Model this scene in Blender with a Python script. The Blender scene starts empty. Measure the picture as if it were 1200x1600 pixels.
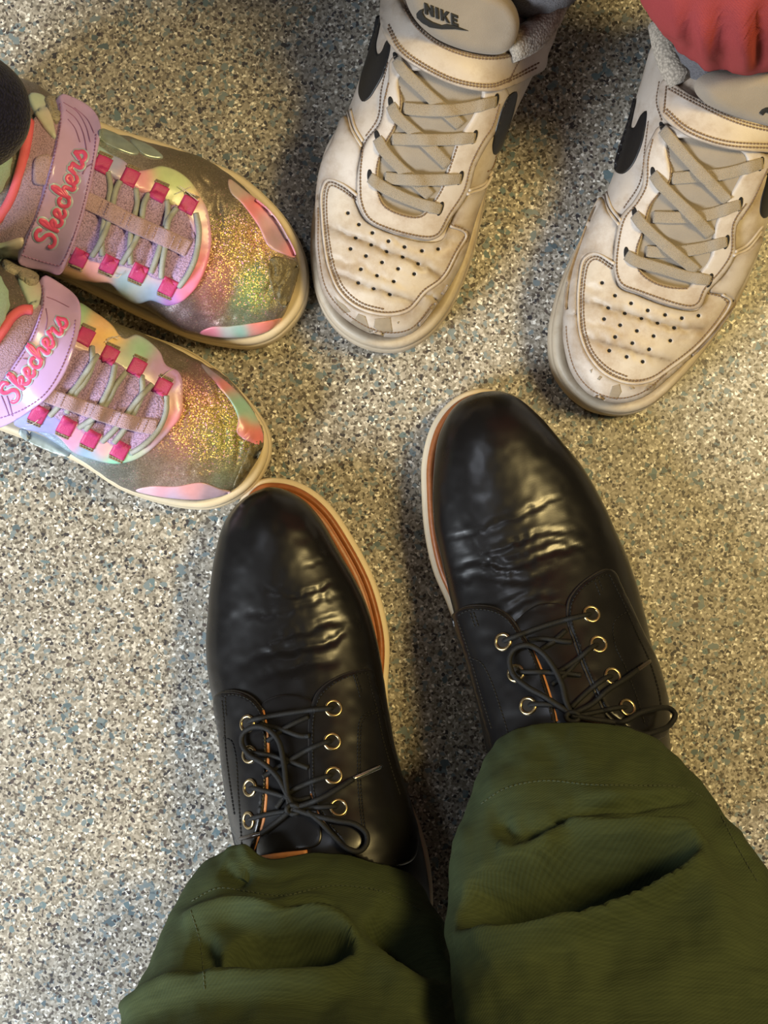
import bpy, math, random
import numpy as np
from mathutils import Vector
from mathutils.bvhtree import BVHTree
from mathutils.geometry import delaunay_2d_cdt

random.seed(7)
rng = np.random.default_rng(7)
scn = bpy.context.scene
COL = scn.collection

# ------------------------------------------------------------------ camera, light, exposure
CAM_Z, FPX = 0.92, 2400.0            # lens height above the floor (m), focal length in pixels of the 1200x1600 frame
cd = bpy.data.cameras.new('camera')
cd.sensor_fit = 'HORIZONTAL'; cd.sensor_width = 36.0; cd.lens = 36.0 * FPX / 1200.0
cd.clip_start = 0.01
cam = bpy.data.objects.new('camera', cd); COL.objects.link(cam)
cam.location = (0, 0, CAM_Z)
scn.camera = cam

wd = bpy.data.worlds.new('world'); scn.world = wd; wd.use_nodes = True
wd.node_tree.nodes['Background'].inputs[0].default_value = (0.92, 0.86, 0.78, 1)
wd.node_tree.nodes['Background'].inputs[1].default_value = 0.05

def area(name, loc, target, size, watts, color):
    ld = bpy.data.lights.new(name, 'AREA'); ld.shape = 'RECTANGLE'
    ld.size, ld.size_y = size; ld.energy = watts; ld.color = color
    o = bpy.data.objects.new(name, ld); COL.objects.link(o); o.location = loc
    o.rotation_euler = (Vector(target) - Vector(loc)).to_track_quat('-Z', 'Y').to_euler()
    return o
area('daylight_panel', (-1.05, -0.66, 0.80), (-0.22, -0.26, 0), (0.6, 0.5), 38, (0.86, 0.93, 1.0))
area('warm_ceiling_lamp', (0.76, 0.24, 1.32), (0.20, -0.02, 0), (0.32, 0.32), 21, (1.0, 0.75, 0.31))
area('cool_ceiling_lamp', (-0.62, 0.62, 1.75), (0.10, -0.05, 0), (0.20, 0.20), 2.8, (0.82, 0.88, 1.0))
scn.view_settings.view_transform = 'Standard'; scn.view_settings.look = 'None'
scn.view_settings.exposure = -0.08; scn.view_settings.gamma = 1.0
scn.view_settings.use_curve_mapping = False

# ------------------------------------------------------------------ measuring helpers
def P(px, py, z):                    # the point at height z seen at pixel (px, py)
    k = (CAM_Z - z) / FPX
    return np.array([(px - 600) * k, (800 - py) * k, z])
def proj(v):                         # pixel of world points (n,3)
    v = np.asarray(v); k = FPX / (CAM_Z - v[..., 2])
    return np.stack([600 + v[..., 0] * k, 800 - v[..., 1] * k], -1)

def spline(pts, n=None, step=None, closed=False):
    pts = np.asarray(pts, float)
    if len(pts) < 3 and not closed:
        L = np.linalg.norm(pts[-1] - pts[0]); m = n or max(2, int(L / step) + 1)
        return pts[0] + (pts[-1] - pts[0]) * np.linspace(0, 1, m)[:, None]
    if closed: q = np.vstack([pts[-1], pts, pts[0], pts[1]])
    else: q = np.vstack([2 * pts[0] - pts[1], pts, 2 * pts[-1] - pts[-2]])
    out = []; t = np.linspace(0, 1, 14, endpoint=False)
    for i in range(1, len(q) - 2):
        p0, p1, p2, p3 = q[i - 1], q[i], q[i + 1], q[i + 2]
        d0, d1, d2 = [max(np.linalg.norm(b - a), 1e-9) ** 0.5 for a, b in ((p0, p1), (p1, p2), (p2, p3))]
        m1 = d1 * ((p1 - p0) / d0 - (p2 - p0) / (d0 + d1) + (p2 - p1) / d1)
        m2 = d1 * ((p2 - p1) / d1 - (p3 - p1) / (d1 + d2) + (p3 - p2) / d2)
        T = t[:, None]
        out.append((2 * T**3 - 3 * T**2 + 1) * p1 + (T**3 - 2 * T**2 + T) * m1 + (-2 * T**3 + 3 * T**2) * p2 + (T**3 - T**2) * m2)
    out = np.vstack(out + [q[-2][None]])
    seg = np.linalg.norm(np.diff(out, axis=0), axis=1); s = np.r_[0, np.cumsum(seg)]
    m = n or max(3, int(round(s[-1] / step)) + 1)
    u = np.linspace(0, s[-1], m + 1)[:-1] if closed else np.linspace(0, s[-1], m)
    return np.stack([np.interp(u, s, out[:, k]) for k in range(out.shape[1])], -1)

def curve1(tab):                     # smooth monotone table a -> value
    x = np.array([t[0] for t in tab], float); y = np.array([t[1] for t in tab], float)
    h = np.diff(x); d = np.diff(y) / h; m = np.zeros(len(x)); m[0], m[-1] = d[0], d[-1]
    for i in range(1, len(x) - 1):
        m[i] = 0 if d[i - 1] * d[i] <= 0 else (h[i - 1] + h[i]) / (h[i - 1] / d[i] + h[i] / d[i - 1])
    def f(a):
        a = np.clip(a, x[0], x[-1]); i = np.clip(np.searchsorted(x, a) - 1, 0, len(h) - 1); t = (a - x[i]) / h[i]
        return (2*t**3-3*t**2+1)*y[i] + (t**3-2*t**2+t)*h[i]*m[i] + (-2*t**3+3*t**2)*y[i+1] + (t**3-t**2)*h[i]*m[i+1]
    return f
def sstep(a, b, x):
    t = np.clip((np.asarray(x, float) - a) / (b - a), 0, 1); return t * t * (3 - 2 * t)

def pdist(pts, line, closed=False):  # distance of points to a polyline, and the place along it
    pts = np.asarray(pts, float); L = np.asarray(line, float)
    A = L; B = np.roll(L, -1, 0)
    if not closed: A, B = L[:-1], L[1:]
    best = np.full(len(pts), 1e9); tt = np.zeros(len(pts)); n = len(A)
    for i in range(n):
        d = B[i] - A[i]; l2 = max(d @ d, 1e-12)
        t = np.clip(((pts - A[i]) @ d) / l2, 0, 1)
        q = np.hypot(*(pts - (A[i] + t[:, None] * d)).T)
        m = q < best; best[m] = q[m]; tt[m] = (i + t[m]) / n
    return best, tt
def inside(pts, poly):
    pts = np.asarray(pts, float); r = np.zeros(len(pts), bool); x, y = pts[:, 0], pts[:, 1]
    p = np.asarray(poly, float); q = np.roll(p, -1, 0)
    for (x0, y0), (x1, y1) in zip(p, q):
        c = (y0 > y) != (y1 > y)
        if c.any(): r[c] ^= x[c] < (x1 - x0) * (y[c] - y0) / (y1 - y0) + x0
    return r
def noise2(p, scale, seed=0):        # cheap smooth value noise on 2D points
    p = np.asarray(p, float) * scale + seed * 17.3; i = np.floor(p).astype(int); f = p - i; f = f * f * (3 - 2 * f)
    def h(a, b):
        v = np.sin(a * 127.1 + b * 311.7 + seed * 74.7) * 43758.5453; return v - np.floor(v)
    a = h(i[:, 0], i[:, 1]); b = h(i[:, 0] + 1, i[:, 1]); c = h(i[:, 0], i[:, 1] + 1); d = h(i[:, 0] + 1, i[:, 1] + 1)
    return (a * (1 - f[:, 0]) + b * f[:, 0]) * (1 - f[:, 1]) + (c * (1 - f[:, 0]) + d * f[:, 0]) * f[:, 1]

# ------------------------------------------------------------------ mesh helpers
def thing(name, label, cat, loc, group=None):
    o = bpy.data.objects.new(name, None); COL.objects.link(o); o.location = loc
    o.empty_display_size = 0.03
    o['label'] = label; o['category'] = cat
    if group: o['group'] = group
    return o
def worldloc(o):
    v = np.zeros(3)
    while o: v = v + np.array(o.location); o = o.parent
    return v
def mk(name, V, F, mats, parent=None, smooth=True, col=None, dirt=None, uv=None, fm=None, label=None, stuff=False, loc=None):
    V = np.asarray(V, float)
    me = bpy.data.meshes.new(name)
    base = worldloc(parent) if parent else (np.array(loc) if loc is not None else np.zeros(3))
    me.from_pydata((V - base).tolist(), [], [tuple(int(i) for i in f) for f in F])
    for m in (mats if isinstance(mats, (list, tuple)) else [mats]): me.materials.append(m)
    if smooth: me.polygons.foreach_set('use_smooth', [True] * len(me.polygons))
    if fm is not None: me.polygons.foreach_set('material_index', fm)
    if col is not None:
        a = me.attributes.new('Col', 'FLOAT_COLOR', 'POINT'); c = np.ones((len(V), 4)); c[:, :3] = col; a.data.foreach_set('color', c.ravel())
    if dirt is not None:
        a = me.attributes.new('dirt', 'FLOAT', 'POINT'); a.data.foreach_set('value', np.asarray(dirt, float))
    if uv is not None:
        l = me.uv_layers.new(name='UVMap'); vi = np.zeros(len(me.loops), int); me.loops.foreach_get('vertex_index', vi)
        l.data.foreach_set('uv', np.asarray(uv, float)[vi].ravel())
    me.validate(); me.update()
    o = bpy.data.objects.new(name, me); COL.objects.link(o)
    if parent: o.parent = parent
    elif loc is not None: o.location = loc
    if label: o['label'] = label
    if stuff: o['kind'] = 'stuff'
    return o
def gridfaces(n, m, closed=False, flip=False):
    F = []
    for i in range(n - 1):
        for j in range(m if closed else m - 1):
            k = (j + 1) % m; f = (i * m + j, i * m + k, (i + 1) * m + k, (i + 1) * m + j)
            F.append(f[::-1] if flip else f)
    return F
def vnormals(V, F):
    N = np.zeros_like(V)
    Q = np.array([f for f in F if len(f) == 4]); T = np.array([f for f in F if len(f) == 3])
    for A in (Q, T):
        if len(A) == 0: continue
        c = np.cross(V[A[:, 2]] - V[A[:, 0]], V[A[:, 3 if A.shape[1] == 4 else 1]] - V[A[:, 1 if A.shape[1] == 4 else 0]])
        if A.shape[1] == 3: c = -c
        for k in range(A.shape[1]): np.add.at(N, A[:, k], c)
    return N / np.maximum(np.linalg.norm(N, axis=1), 1e-12)[:, None]

class Surf:                          # shoe skin that details are laid on
    def __init__(s, V, F):
        s.V = [np.asarray(V)]; s.F = [list(F)]; s.N = [vnormals(np.asarray(V), F)]; s._b = None
    def add(s, V, F):
        s.V.append(np.asarray(V)); s.F.append(list(F)); s.N.append(vnormals(np.asarray(V), F)); s._b = None
    def bvh(s):
        if s._b is None:
            off = 0; F = []
            for V, f in zip(s.V, s.F): F += [tuple(i + off for i in q) for q in f]; off += len(V)
            s.VV = np.vstack(s.V); s.NN = np.vstack(s.N); s.FF = F
            s._b = BVHTree.FromPolygons(s.VV.tolist(), F)
        return s._b
    def cast(s, px, py, near=True, zg=0.05):
        b = s.bvh(); d = Vector((P(px, py, 0) - np.array([0, 0, CAM_Z])).tolist()).normalized()
        h = b.ray_cast(Vector((0, 0, CAM_Z)), d)
        if h[0] is None:
            if not near: return None
            h = b.find_nearest(Vector(P(px, py, zg).tolist()))
            p = P(px, py, h[0].z)
        else: p = np.array(h[0])
        f = list(s.FF[h[2]]); w = 1.0 / (np.linalg.norm(s.VV[f] - np.array(h[0]), axis=1) + 1e-5)
        n = (s.NN[f] * w[:, None]).sum(0); n /= max(np.linalg.norm(n), 1e-9)
        if n[2] < 0 and n @ np.array(d) > 0: n = -n
        return p, n

def panel(name, outline, surf, t, mat, parent, holes=(), grid=4.0, edge=2.5, m0=0.45, rough=None, disp=None, col=None,
          sub=None, dirtw=6.0, add=True, smooth_out=True, onto=None, label=None, lines=(), lift=0.0, fn=None, zg=0.05, taut=0, holedirt=False):
    """A cut piece of leather, cloth or webbing laid on the skin: outline in pixels, thickness t in metres, rounded edge."""
    O = spline(outline, step=grid, closed=True) if smooth_out else poly_resample(outline, grid)
    H = [np.asarray(h, float) for h in holes]
    loops = [O] + H
    pts = []; edges = []; k = 0
    for L in loops:
        pts.append(L); n = len(L); edges += [(k + i, k + (i + 1) % n) for i in range(n)]; k += n
    nb = k
    lo, hi = O.min(0), O.max(0)
    gx, gy = np.meshgrid(np.arange(lo[0], hi[0] + grid, grid), np.arange(lo[1], hi[1] + grid, grid * 0.87))
    gx = gx + (np.arange(gx.shape[0]) % 2)[:, None] * grid * 0.5
    G = np.stack([gx.ravel(), gy.ravel()], -1)
    G = G[inside(G, O)]
    def dist(Q):
        d = pdist(Q, O, True)[0]
        for h in H: d = np.minimum(d, pdist(Q, h, True)[0])
        return d
    for h in H: G = G[~inside(G, h)]
    G = G[dist(G) > edge * 1.25]
    rings = []
    for fr in (0.3, 1.0):
        for L, sg in [(O, 1)] + [(h, -1) for h in H]:
            T = np.roll(L, -1, 0) - np.roll(L, 1, 0); T /= np.maximum(np.linalg.norm(T, axis=1), 1e-9)[:, None]
            Nn = np.stack([-T[:, 1], T[:, 0]], -1)
            ar = 0.5 * np.sum(L[:, 0] * np.roll(L[:, 1], -1) - L[:, 1] * np.roll(L[:, 0], -1))
            R = L + Nn * np.sign(ar) * sg * edge * fr
            ok = inside(R, O)
            for h in H: ok &= ~inside(R, h)
            R = R[ok]
            if len(R): R = R[dist(R) > edge * fr * 0.9]
            if len(R): rings.append(R)
    A = np.vstack(pts + rings + [G])
    res = delaunay_2d_cdt([Vector(p) for p in A.tolist()], edges, [], 0, 1e-4, True)
    V2 = np.array([[v.x, v.y] for v in res[0]]); T = np.array(res[2]); orig = res[3]
    idx = -np.ones(len(A), int)
    for i, o in enumerate(orig):
        for q in o: idx[q] = i
    C = V2[T].mean(1); ok = inside(C, O)
    for h in H: ok &= ~inside(C, h)
    T = T[ok]
    a = V2[T]; cr = (a[:, 1, 0]-a[:, 0, 0])*(a[:, 2, 1]-a[:, 0, 1]) - (a[:, 1, 1]-a[:, 0, 1])*(a[:, 2, 0]-a[:, 0, 0])
    T[cr > 0] = T[cr > 0][:, ::-1]          # image y points down: this makes them face the camera
    src = onto or surf
    f = fn or (lambda x, y: src.cast(x, y, zg=zg))
    R = [f(x, y) for x, y in V2]
    p = np.array([r[0] for r in R]); nr = np.array([r[1] for r in R])
    if taut:                                # stretched smooth over whatever lies beneath
        E = np.unique(np.sort(np.vstack([T[:, [0, 1]], T[:, [1, 2]], T[:, [2, 0]]]), 1), axis=0); used = np.bincount(E.ravel(), minlength=len(V2)).clip(1)
        def avg(q):
            r = np.zeros_like(q); np.add.at(r, E[:, 0], q[E[:, 1]]); np.add.at(r, E[:, 1], q[E[:, 0]])
            return r / (used[:, None] if q.ndim > 1 else used)
        z0 = p[:, 2].copy(); z = z0.copy()
        for i in range(taut): z = np.maximum(.5 * z + .5 * avg(z), z0 - .0004) if i < taut * .6 else .5 * z + .5 * avg(z)
        for i in range(taut): nr = .5 * nr + .5 * avg(nr)
        nr /= np.linalg.norm(nr, axis=1)[:, None]
        p = np.array([P(x_, y_, q) for (x_, y_), q in zip(V2, z)])
    d = dist(V2); x = np.clip(d / edge, 0, 1); hf = m0 + (1 - m0) * np.sqrt(np.clip(1 - (1 - x)**2, 0, 1))
    hh = t * hf + lift
    if disp is not None: hh = hh + disp(V2) * np.clip(d / (edge * 2), 0, 1)
    top = p + nr * hh[:, None]
    V = [top]; F = [tuple(q) for q in T.tolist()]; off = len(top)
    k = 0; VV2 = [V2]; dd = [d]
    bmap = {}
    for L in loops:
        n = len(L); ids = idx[k:k + n]; ids = [i for j, i in enumerate(ids) if i >= 0 and (j == 0 or i != ids[j - 1])]
        low = p[ids] - nr[ids] * 0.0012 if lift <= 0.0005 else p[ids] + nr[ids] * max(lift - 0.002, 0)
        V.append(low); VV2.append(V2[ids]); dd.append(d[ids]); m = len(ids)
        ar = 0.5 * np.sum(L[:, 0] * np.roll(L[:, 1], -1) - L[:, 1] * np.roll(L[:, 0], -1))
        outer = (L is O)
        for i in range(m):
            j = (i + 1) % m; q = (ids[i], ids[j], off + j, off + i)
            if (ar > 0) != outer: q = q[::-1]
            F.append(q)
        off += m; k += n
    V = np.vstack(V); VV2 = np.vstack(VV2); dd = np.concatenate(dd)
    if H and not holedirt: dd = pdist(VV2, O, True)[0]
    if lines:
        for l in lines: dd = np.minimum(dd, pdist(VV2, l)[0])
    dirt = np.exp(-(dd / dirtw)) if dirtw else np.zeros(len(V))
    c = col(VV2) if callable(col) else (np.tile(col, (len(V), 1)) if col is not None else None)
    o = mk(name, V, F, mat, parent, col=c, dirt=dirt, label=label)
    if add: surf.add(top, [tuple(q) for q in T.tolist()])
    o_top = (top, [tuple(q) for q in T.tolist()])
    panel.last = o_top
    return o
def poly_resample(pts, step):
    pts = np.asarray(pts, float); out = []
    for a, b in zip(pts, np.roll(pts, -1, 0)):
        n = max(1, int(np.linalg.norm(b - a) / step)); out.append(a + (b - a) * (np.arange(n) / n)[:, None])
    return np.vstack(out)

def tube_geo(path, r, n=8, cap=True):
    path = np.asarray(path, float); m = len(path); r = np.broadcast_to(r, (m,))
    T = np.gradient(path, axis=0); T /= np.maximum(np.linalg.norm(T, axis=1), 1e-12)[:, None]
    up = np.array([0, 0, 1.0]) if abs(T[0, 2]) < 0.9 else np.array([1.0, 0, 0])
    u = np.cross(T[0], up); u /= np.linalg.norm(u); V = []
    for i in range(m):
        u = u - T[i] * (u @ T[i]); u /= max(np.linalg.norm(u), 1e-9); w = np.cross(T[i], u)
        a = np.arange(n) * 2 * math.pi / n
        V.append(path[i] + r[i] * (np.cos(a)[:, None] * u + np.sin(a)[:, None] * w))
    V = np.vstack(V); F = gridfaces(m, n, True)
    if cap: F += [tuple(range(n))[::-1], tuple(range((m - 1) * n, m * n))]
    return V, F
def join(parts):
    V = []; F = []; off = 0
    for v, f in parts: V.append(v); F += [tuple(i + off for i in q) for q in f]; off += len(v)
    return np.vstack(V), F

def drape(path, surf, lift, step=4.0, it=4, near=False):
    """pixel path -> points lying on the skin, lifted; smoothed like a taut cord. lift: number or per control point."""
    path = np.asarray(path, float)
    if path.shape[1] == 2: path = np.c_[path, np.full(len(path), lift)]
    S = spline(path * np.array([1, 1, 1e4]), step=step) / np.array([1, 1, 1e4])
    Z = []; N = []
    for x, y, l in S:
        h = surf.cast(x, y, near=near)
        if h is None: Z.append(np.nan); N.append(np.array([0, 0, 1.0]))
        else: Z.append(h[0][2]); N.append(h[1])
    Z = np.array(Z); g = ~np.isnan(Z)
    Z = np.interp(np.arange(len(Z)), np.flatnonzero(g), Z[g]) if g.any() else np.full(len(Z), 0.08)
    N = np.array(N)
    L = S[:, 2]; base = Z + L; z = base.copy()
    for _ in range(it):
        s = z.copy(); s[1:-1] = (z[:-2] + 2 * z[1:-1] + z[2:]) / 4; z = np.maximum(s, base - 0.0002)
    for _ in range(2):
        z[1:-1] = (z[:-2] + 2 * z[1:-1] + z[2:]) / 4
        N[1:-1] = (N[:-2] + N[1:-1] + N[2:]) / 3
    N /= np.linalg.norm(N, axis=1)[:, None]
    return np.array([P(x, y, q) for (x, y, _), q in zip(S, z)]), N
def ribbon_geo(path, N, w, t):
    """flat band of width w and thickness t along a 3D path with surface normals N"""
    m = len(path); w = np.broadcast_to(w, (m,)); t = np.broadcast_to(t, (m,))
    T = np.gradient(path, axis=0); T /= np.linalg.norm(T, axis=1)[:, None]
    B = np.cross(N, T); B /= np.linalg.norm(B, axis=1)[:, None]; U = np.cross(T, B)
    sec = [(-1, 0), (-0.93, 0.75), (-0.75, 1), (0, 1.12), (0.75, 1), (0.93, 0.75), (1, 0), (0.9, -0.6), (0, -0.7), (-0.9, -0.6)]
    V = np.stack([path + B * (w * a / 2)[:, None] + U * (t * b)[:, None] for a, b in sec], 1).reshape(-1, 3)
    n = len(sec); F = gridfaces(m, n, True, True) + [tuple(range(n)), tuple(range((m - 1) * n, m * n))[::-1]]
    return V, F

def stitch_geo(lines, surf, slen=4.2, gap=2.2, r=0.00042, lift=0.0002, onto=None):
    out = []
    for L in lines:
        S = spline(L, step=1.0); i = 0
        while i + slen < len(S):
            a, b = S[int(i)], S[int(i + slen)]
            ha, hb = surf.cast(*a), surf.cast(*b)
            pa, pb = ha[0] + ha[1] * lift, hb[0] + hb[1] * lift; mid = (pa + pb) / 2 + ha[1] * r * 0.6
            if np.linalg.norm(pa - pb) < 0.006: out.append(tube_geo([pa - ha[1]*r*0.8, pa*0.7+mid*0.3, pb*0.7+mid*0.3, pb - hb[1]*r*0.8], r, 5))
            i += slen + gap
    return join(out)
def torus_geo(c, n, R, r, nu=24, nv=8, ex=None):
    n = n / np.linalg.norm(n); u = np.cross(n, [0, 1, 0.1]); u /= np.linalg.norm(u); w = np.cross(n, u)
    a = np.arange(nu) * 2 * math.pi / nu; b = np.arange(nv) * 2 * math.pi / nv
    A, B = np.meshgrid(a, b, indexing='ij')
    rad = (np.cos(A)[..., None] * u + np.sin(A)[..., None] * w)
    V = c + rad * (R + r * np.cos(B))[..., None] + n * (0.8 * r * np.sin(B))[..., None]
    V = V.reshape(-1, 3); F = []
    for i in range(nu):
        for j in range(nv):
            F.append((i*nv+j, ((i+1) % nu)*nv+j, ((i+1) % nu)*nv+(j+1) % nv, i*nv+(j+1) % nv))
    return V, F
def disc_geo(c, n, R, k=14):
    n = n / np.linalg.norm(n); u = np.cross(n, [0, 1, 0.1]); u /= np.linalg.norm(u); w = np.cross(n, u)
    a = np.arange(k) * 2 * math.pi / k
    return c + R * (np.cos(a)[:, None] * u + np.sin(a)[:, None] * w), [tuple(range(k))]

# ------------------------------------------------------------------ materials
def srgb(r, g, b):
    f = lambda c: (c / 255 / 12.92) if c / 255 <= 0.04045 else ((c / 255 + 0.055) / 1.055) ** 2.4
    return (f(r), f(g), f(b))
class Mat:
    def __init__(s, name, color=(0.5, 0.5, 0.5), rough=0.5, metal=0.0, spec=0.5, sheen=0.0, coat=0.0):
        s.m = bpy.data.materials.new(name); s.m.use_nodes = True; s.nt = s.m.node_tree; s.N = s.nt.nodes; s.L = s.nt.links
        s.b = s.N['Principled BSDF']; s.b.inputs['Base Color'].default_value = (*color, 1)
        s.b.inputs['Roughness'].default_value = rough; s.b.inputs['Metallic'].default_value = metal
        s.b.inputs['Specular IOR Level'].default_value = spec
        if sheen: s.b.inputs['Sheen Weight'].default_value = sheen; s.b.inputs['Sheen Roughness'].default_value = 0.5
        if coat: s.b.inputs['Coat Weight'].default_value = coat; s.b.inputs['Coat Roughness'].default_value = 0.15
        s.h = None
    def n(s, t, **k):
        x = s.N.new(t)
        for a, v in k.items():
            if a in x.inputs: x.inputs[a].default_value = v
            else: setattr(x, a, v)
        return x
    def link(s, a, b): s.L.new(a, b)
    def coord(s, kind='Object', scale=None):
        c = s.n('ShaderNodeTexCoord').outputs[kind]
        if scale is None: return c
        m = s.n('ShaderNodeMapping'); m.inputs['Scale'].default_value = scale; s.link(c, m.inputs[0]); return m.outputs[0]
    def noise(s, scale, detail=3, vec=None, rough=0.5):
        x = s.n('ShaderNodeTexNoise'); x.inputs['Scale'].default_value = scale; x.inputs['Detail'].default_value = detail
        x.inputs['Roughness'].default_value = rough; s.link(vec or s.coord(), x.inputs['Vector']); return x.outputs['Fac']
    def vor(s, scale, vec=None, feature='F1', rnd=1.0):
        x = s.n('ShaderNodeTexVoronoi'); x.feature = feature; x.inputs['Scale'].default_value = scale; x.inputs['Randomness'].default_value = rnd
        s.link(vec or s.coord(), x.inputs['Vector']); return x
    def ramp(s, fac, stops, const=False):
        x = s.n('ShaderNodeValToRGB'); e = x.color_ramp.elements
        if const: x.color_ramp.interpolation = 'CONSTANT'
        while len(e) < len(stops): e.new(0.5)
        for q, (p, c) in zip(e, stops): q.position = p; q.color = (*c, 1) if len(c) == 3 else c
        s.link(fac, x.inputs[0]); return x.outputs[0]
    def math(s, op, a, b=None, c=None):
        x = s.n('ShaderNodeMath'); x.operation = op
        for i, v in enumerate((a, b, c)):
            if v is None: continue
            if isinstance(v, (int, float)): x.inputs[i].default_value = v
            else: s.link(v, x.inputs[i])
        return x.outputs[0]
    def mix(s, fac, a, b, mode='MIX'):
        x = s.n('ShaderNodeMix'); x.data_type = 'RGBA'; x.blend_type = mode
        for sock, v in ((x.inputs[0], fac), (x.inputs[6], a), (x.inputs[7], b)):
            if isinstance(v, (int, float)): sock.default_value = v
            elif isinstance(v, tuple): sock.default_value = (*v, 1)
            else: s.link(v, sock)
        return x.outputs[2]
    def attr(s, name, out='Color'):
        x = s.n('ShaderNodeAttribute'); x.attribute_name = name; return x.outputs[out]
    def color(s, o): s.link(o, s.b.inputs['Base Color']); return s
    def rough(s, o): s.link(o, s.b.inputs['Roughness']); return s
    def bump(s, h, strength=0.3, dist=0.001):
        x = s.n('ShaderNodeBump'); x.inputs['Strength'].default_value = strength; x.inputs['Distance'].default_value = dist
        s.link(h, x.inputs['Height'])
        if s.h is not None: s.link(s.h, x.inputs['Normal'])
        s.h = x.outputs[0]; s.link(s.h, s.b.inputs['Normal']); return s

def simple(name, c, rough=0.5, metal=0.0, var=0.0, vscale=60, bs=0, bstr=0.2, bdist=0.0006, **k):
    M = Mat(name, c, rough, metal, **k)
    if var:
        f = M.noise(vscale, 4)
        M.color(M.mix(f, tuple(x * (1 - var) for x in c), tuple(min(1, x * (1 + var)) for x in c)))
    if bs: M.bump(M.noise(bs, 4), bstr, bdist)
    return M.m

def floor_mat():
    M = Mat('speckled_vinyl', rough=0.42, spec=0.35)
    v0 = M.coord()
    nz = M.n('ShaderNodeTexNoise'); nz.inputs['Scale'].default_value = 420; nz.inputs['Detail'].default_value = 2; M.link(v0, nz.inputs['Vector'])
    off = M.n('ShaderNodeVectorMath', operation='MULTIPLY_ADD'); M.link(nz.outputs['Color'], off.inputs[0])
    off.inputs[1].default_value = (0.0016, 0.0016, 0); M.link(v0, off.inputs[2]); vec = off.outputs[0]
    def rnd(vo):
        s = M.n('ShaderNodeSeparateColor'); M.link(vo.outputs['Color'], s.inputs[0]); return s
    a = M.vor(760, vec); ra = rnd(a)
    base = M.ramp(ra.outputs[0], [(0, (.11, .095, .075)), (.17, (.235, .21, .165)), (.42, (.36, .325, .27)), (.62, (.285, .26, .215)),
                                  (.76, (.46, .425, .36)), (.89, (.60, .56, .49)), (.96, (.86, .83, .75))], True)
    w = M.vor(470, vec); rw = rnd(w)
    m = M.math('GREATER_THAN', rw.outputs[0], 0.945)
    base = M.mix(m, base, (.84, .79, .68))
    b = M.vor(320, vec); rb = rnd(b)
    big = M.noise(28, 2, v0)
    thr = M.math('SUBTRACT', 0.95, M.math('MULTIPLY', M.math('SUBTRACT', big, 0.5), 0.5))
    m = M.math('GREATER_THAN', rb.outputs[0], thr)
    blue = M.ramp(rb.outputs[1], [(0, (.10, .135, .15)), (.35, (.17, .21, .22)), (.7, (.13, .185, .20))], True)
    base = M.mix(m, base, blue)
    b2 = M.vor(470, vec); rb2 = rnd(b2)
    base = M.mix(M.math('GREATER_THAN', rb2.outputs[0], 0.93), base, (.19, .225, .23))
    d = M.vor(600, vec); rd = rnd(d)
    m = M.math('GREATER_THAN', rd.outputs[0], 0.93)
    base = M.mix(m, base, M.ramp(rd.outputs[1], [(0, (.045, .04, .042)), (.6, (.09, .07, .06))], True))
    M.color(base)
    M.bump(M.noise(300, 2, v0), 0.05, 0.0005)
    return M.m

def leather_black():
    M = Mat('black_leather', (0.0055, 0.005, 0.0052), 0.33, spec=0.5)
    n = M.noise(900, 3); g = M.noise(70, 4)
    M.rough(M.math('ADD', 0.23, M.math('MULTIPLY', g, 0.13)))
    M.bump(M.vor(1500).outputs['Distance'], 0.05, 0.0001).bump(n, 0.05, 0.0001)
    return M.m
def leather_white(name, base, dirtc=(0.12, 0.075, 0.04)):
    M = Mat(name, base, 0.42, spec=0.35)
    d = M.attr('dirt', 'Fac'); n = M.noise(170, 5); n2 = M.noise(38, 5, rough=0.65)
    c = M.mix(n2, tuple(x * y for x, y in zip(base, (0.74, 0.68, 0.60))), tuple(min(1, x * 1.12) for x in base))
    smudge = M.math('MULTIPLY', M.math('SUBTRACT', M.noise(26, 7, rough=0.72), 0.475), 3.4)
    smudge.node.use_clamp = True
    c = M.mix(smudge, c, tuple(x * y for x, y in zip(base, (0.54, 0.41, 0.28))))
    f = M.math('MULTIPLY', d, M.math('ADD', 0.15, M.math('MULTIPLY', n, 1.1))); f.node.use_clamp = True
    c = M.mix(f, c, dirtc)
    M.color(c); M.rough(M.math('ADD', 0.36, M.math('MULTIPLY', n2, 0.2)))
    M.bump(M.noise(1100, 3), 0.12, 0.0004).bump(M.noise(120, 3), 0.15, 0.001)
    return M.m
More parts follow.
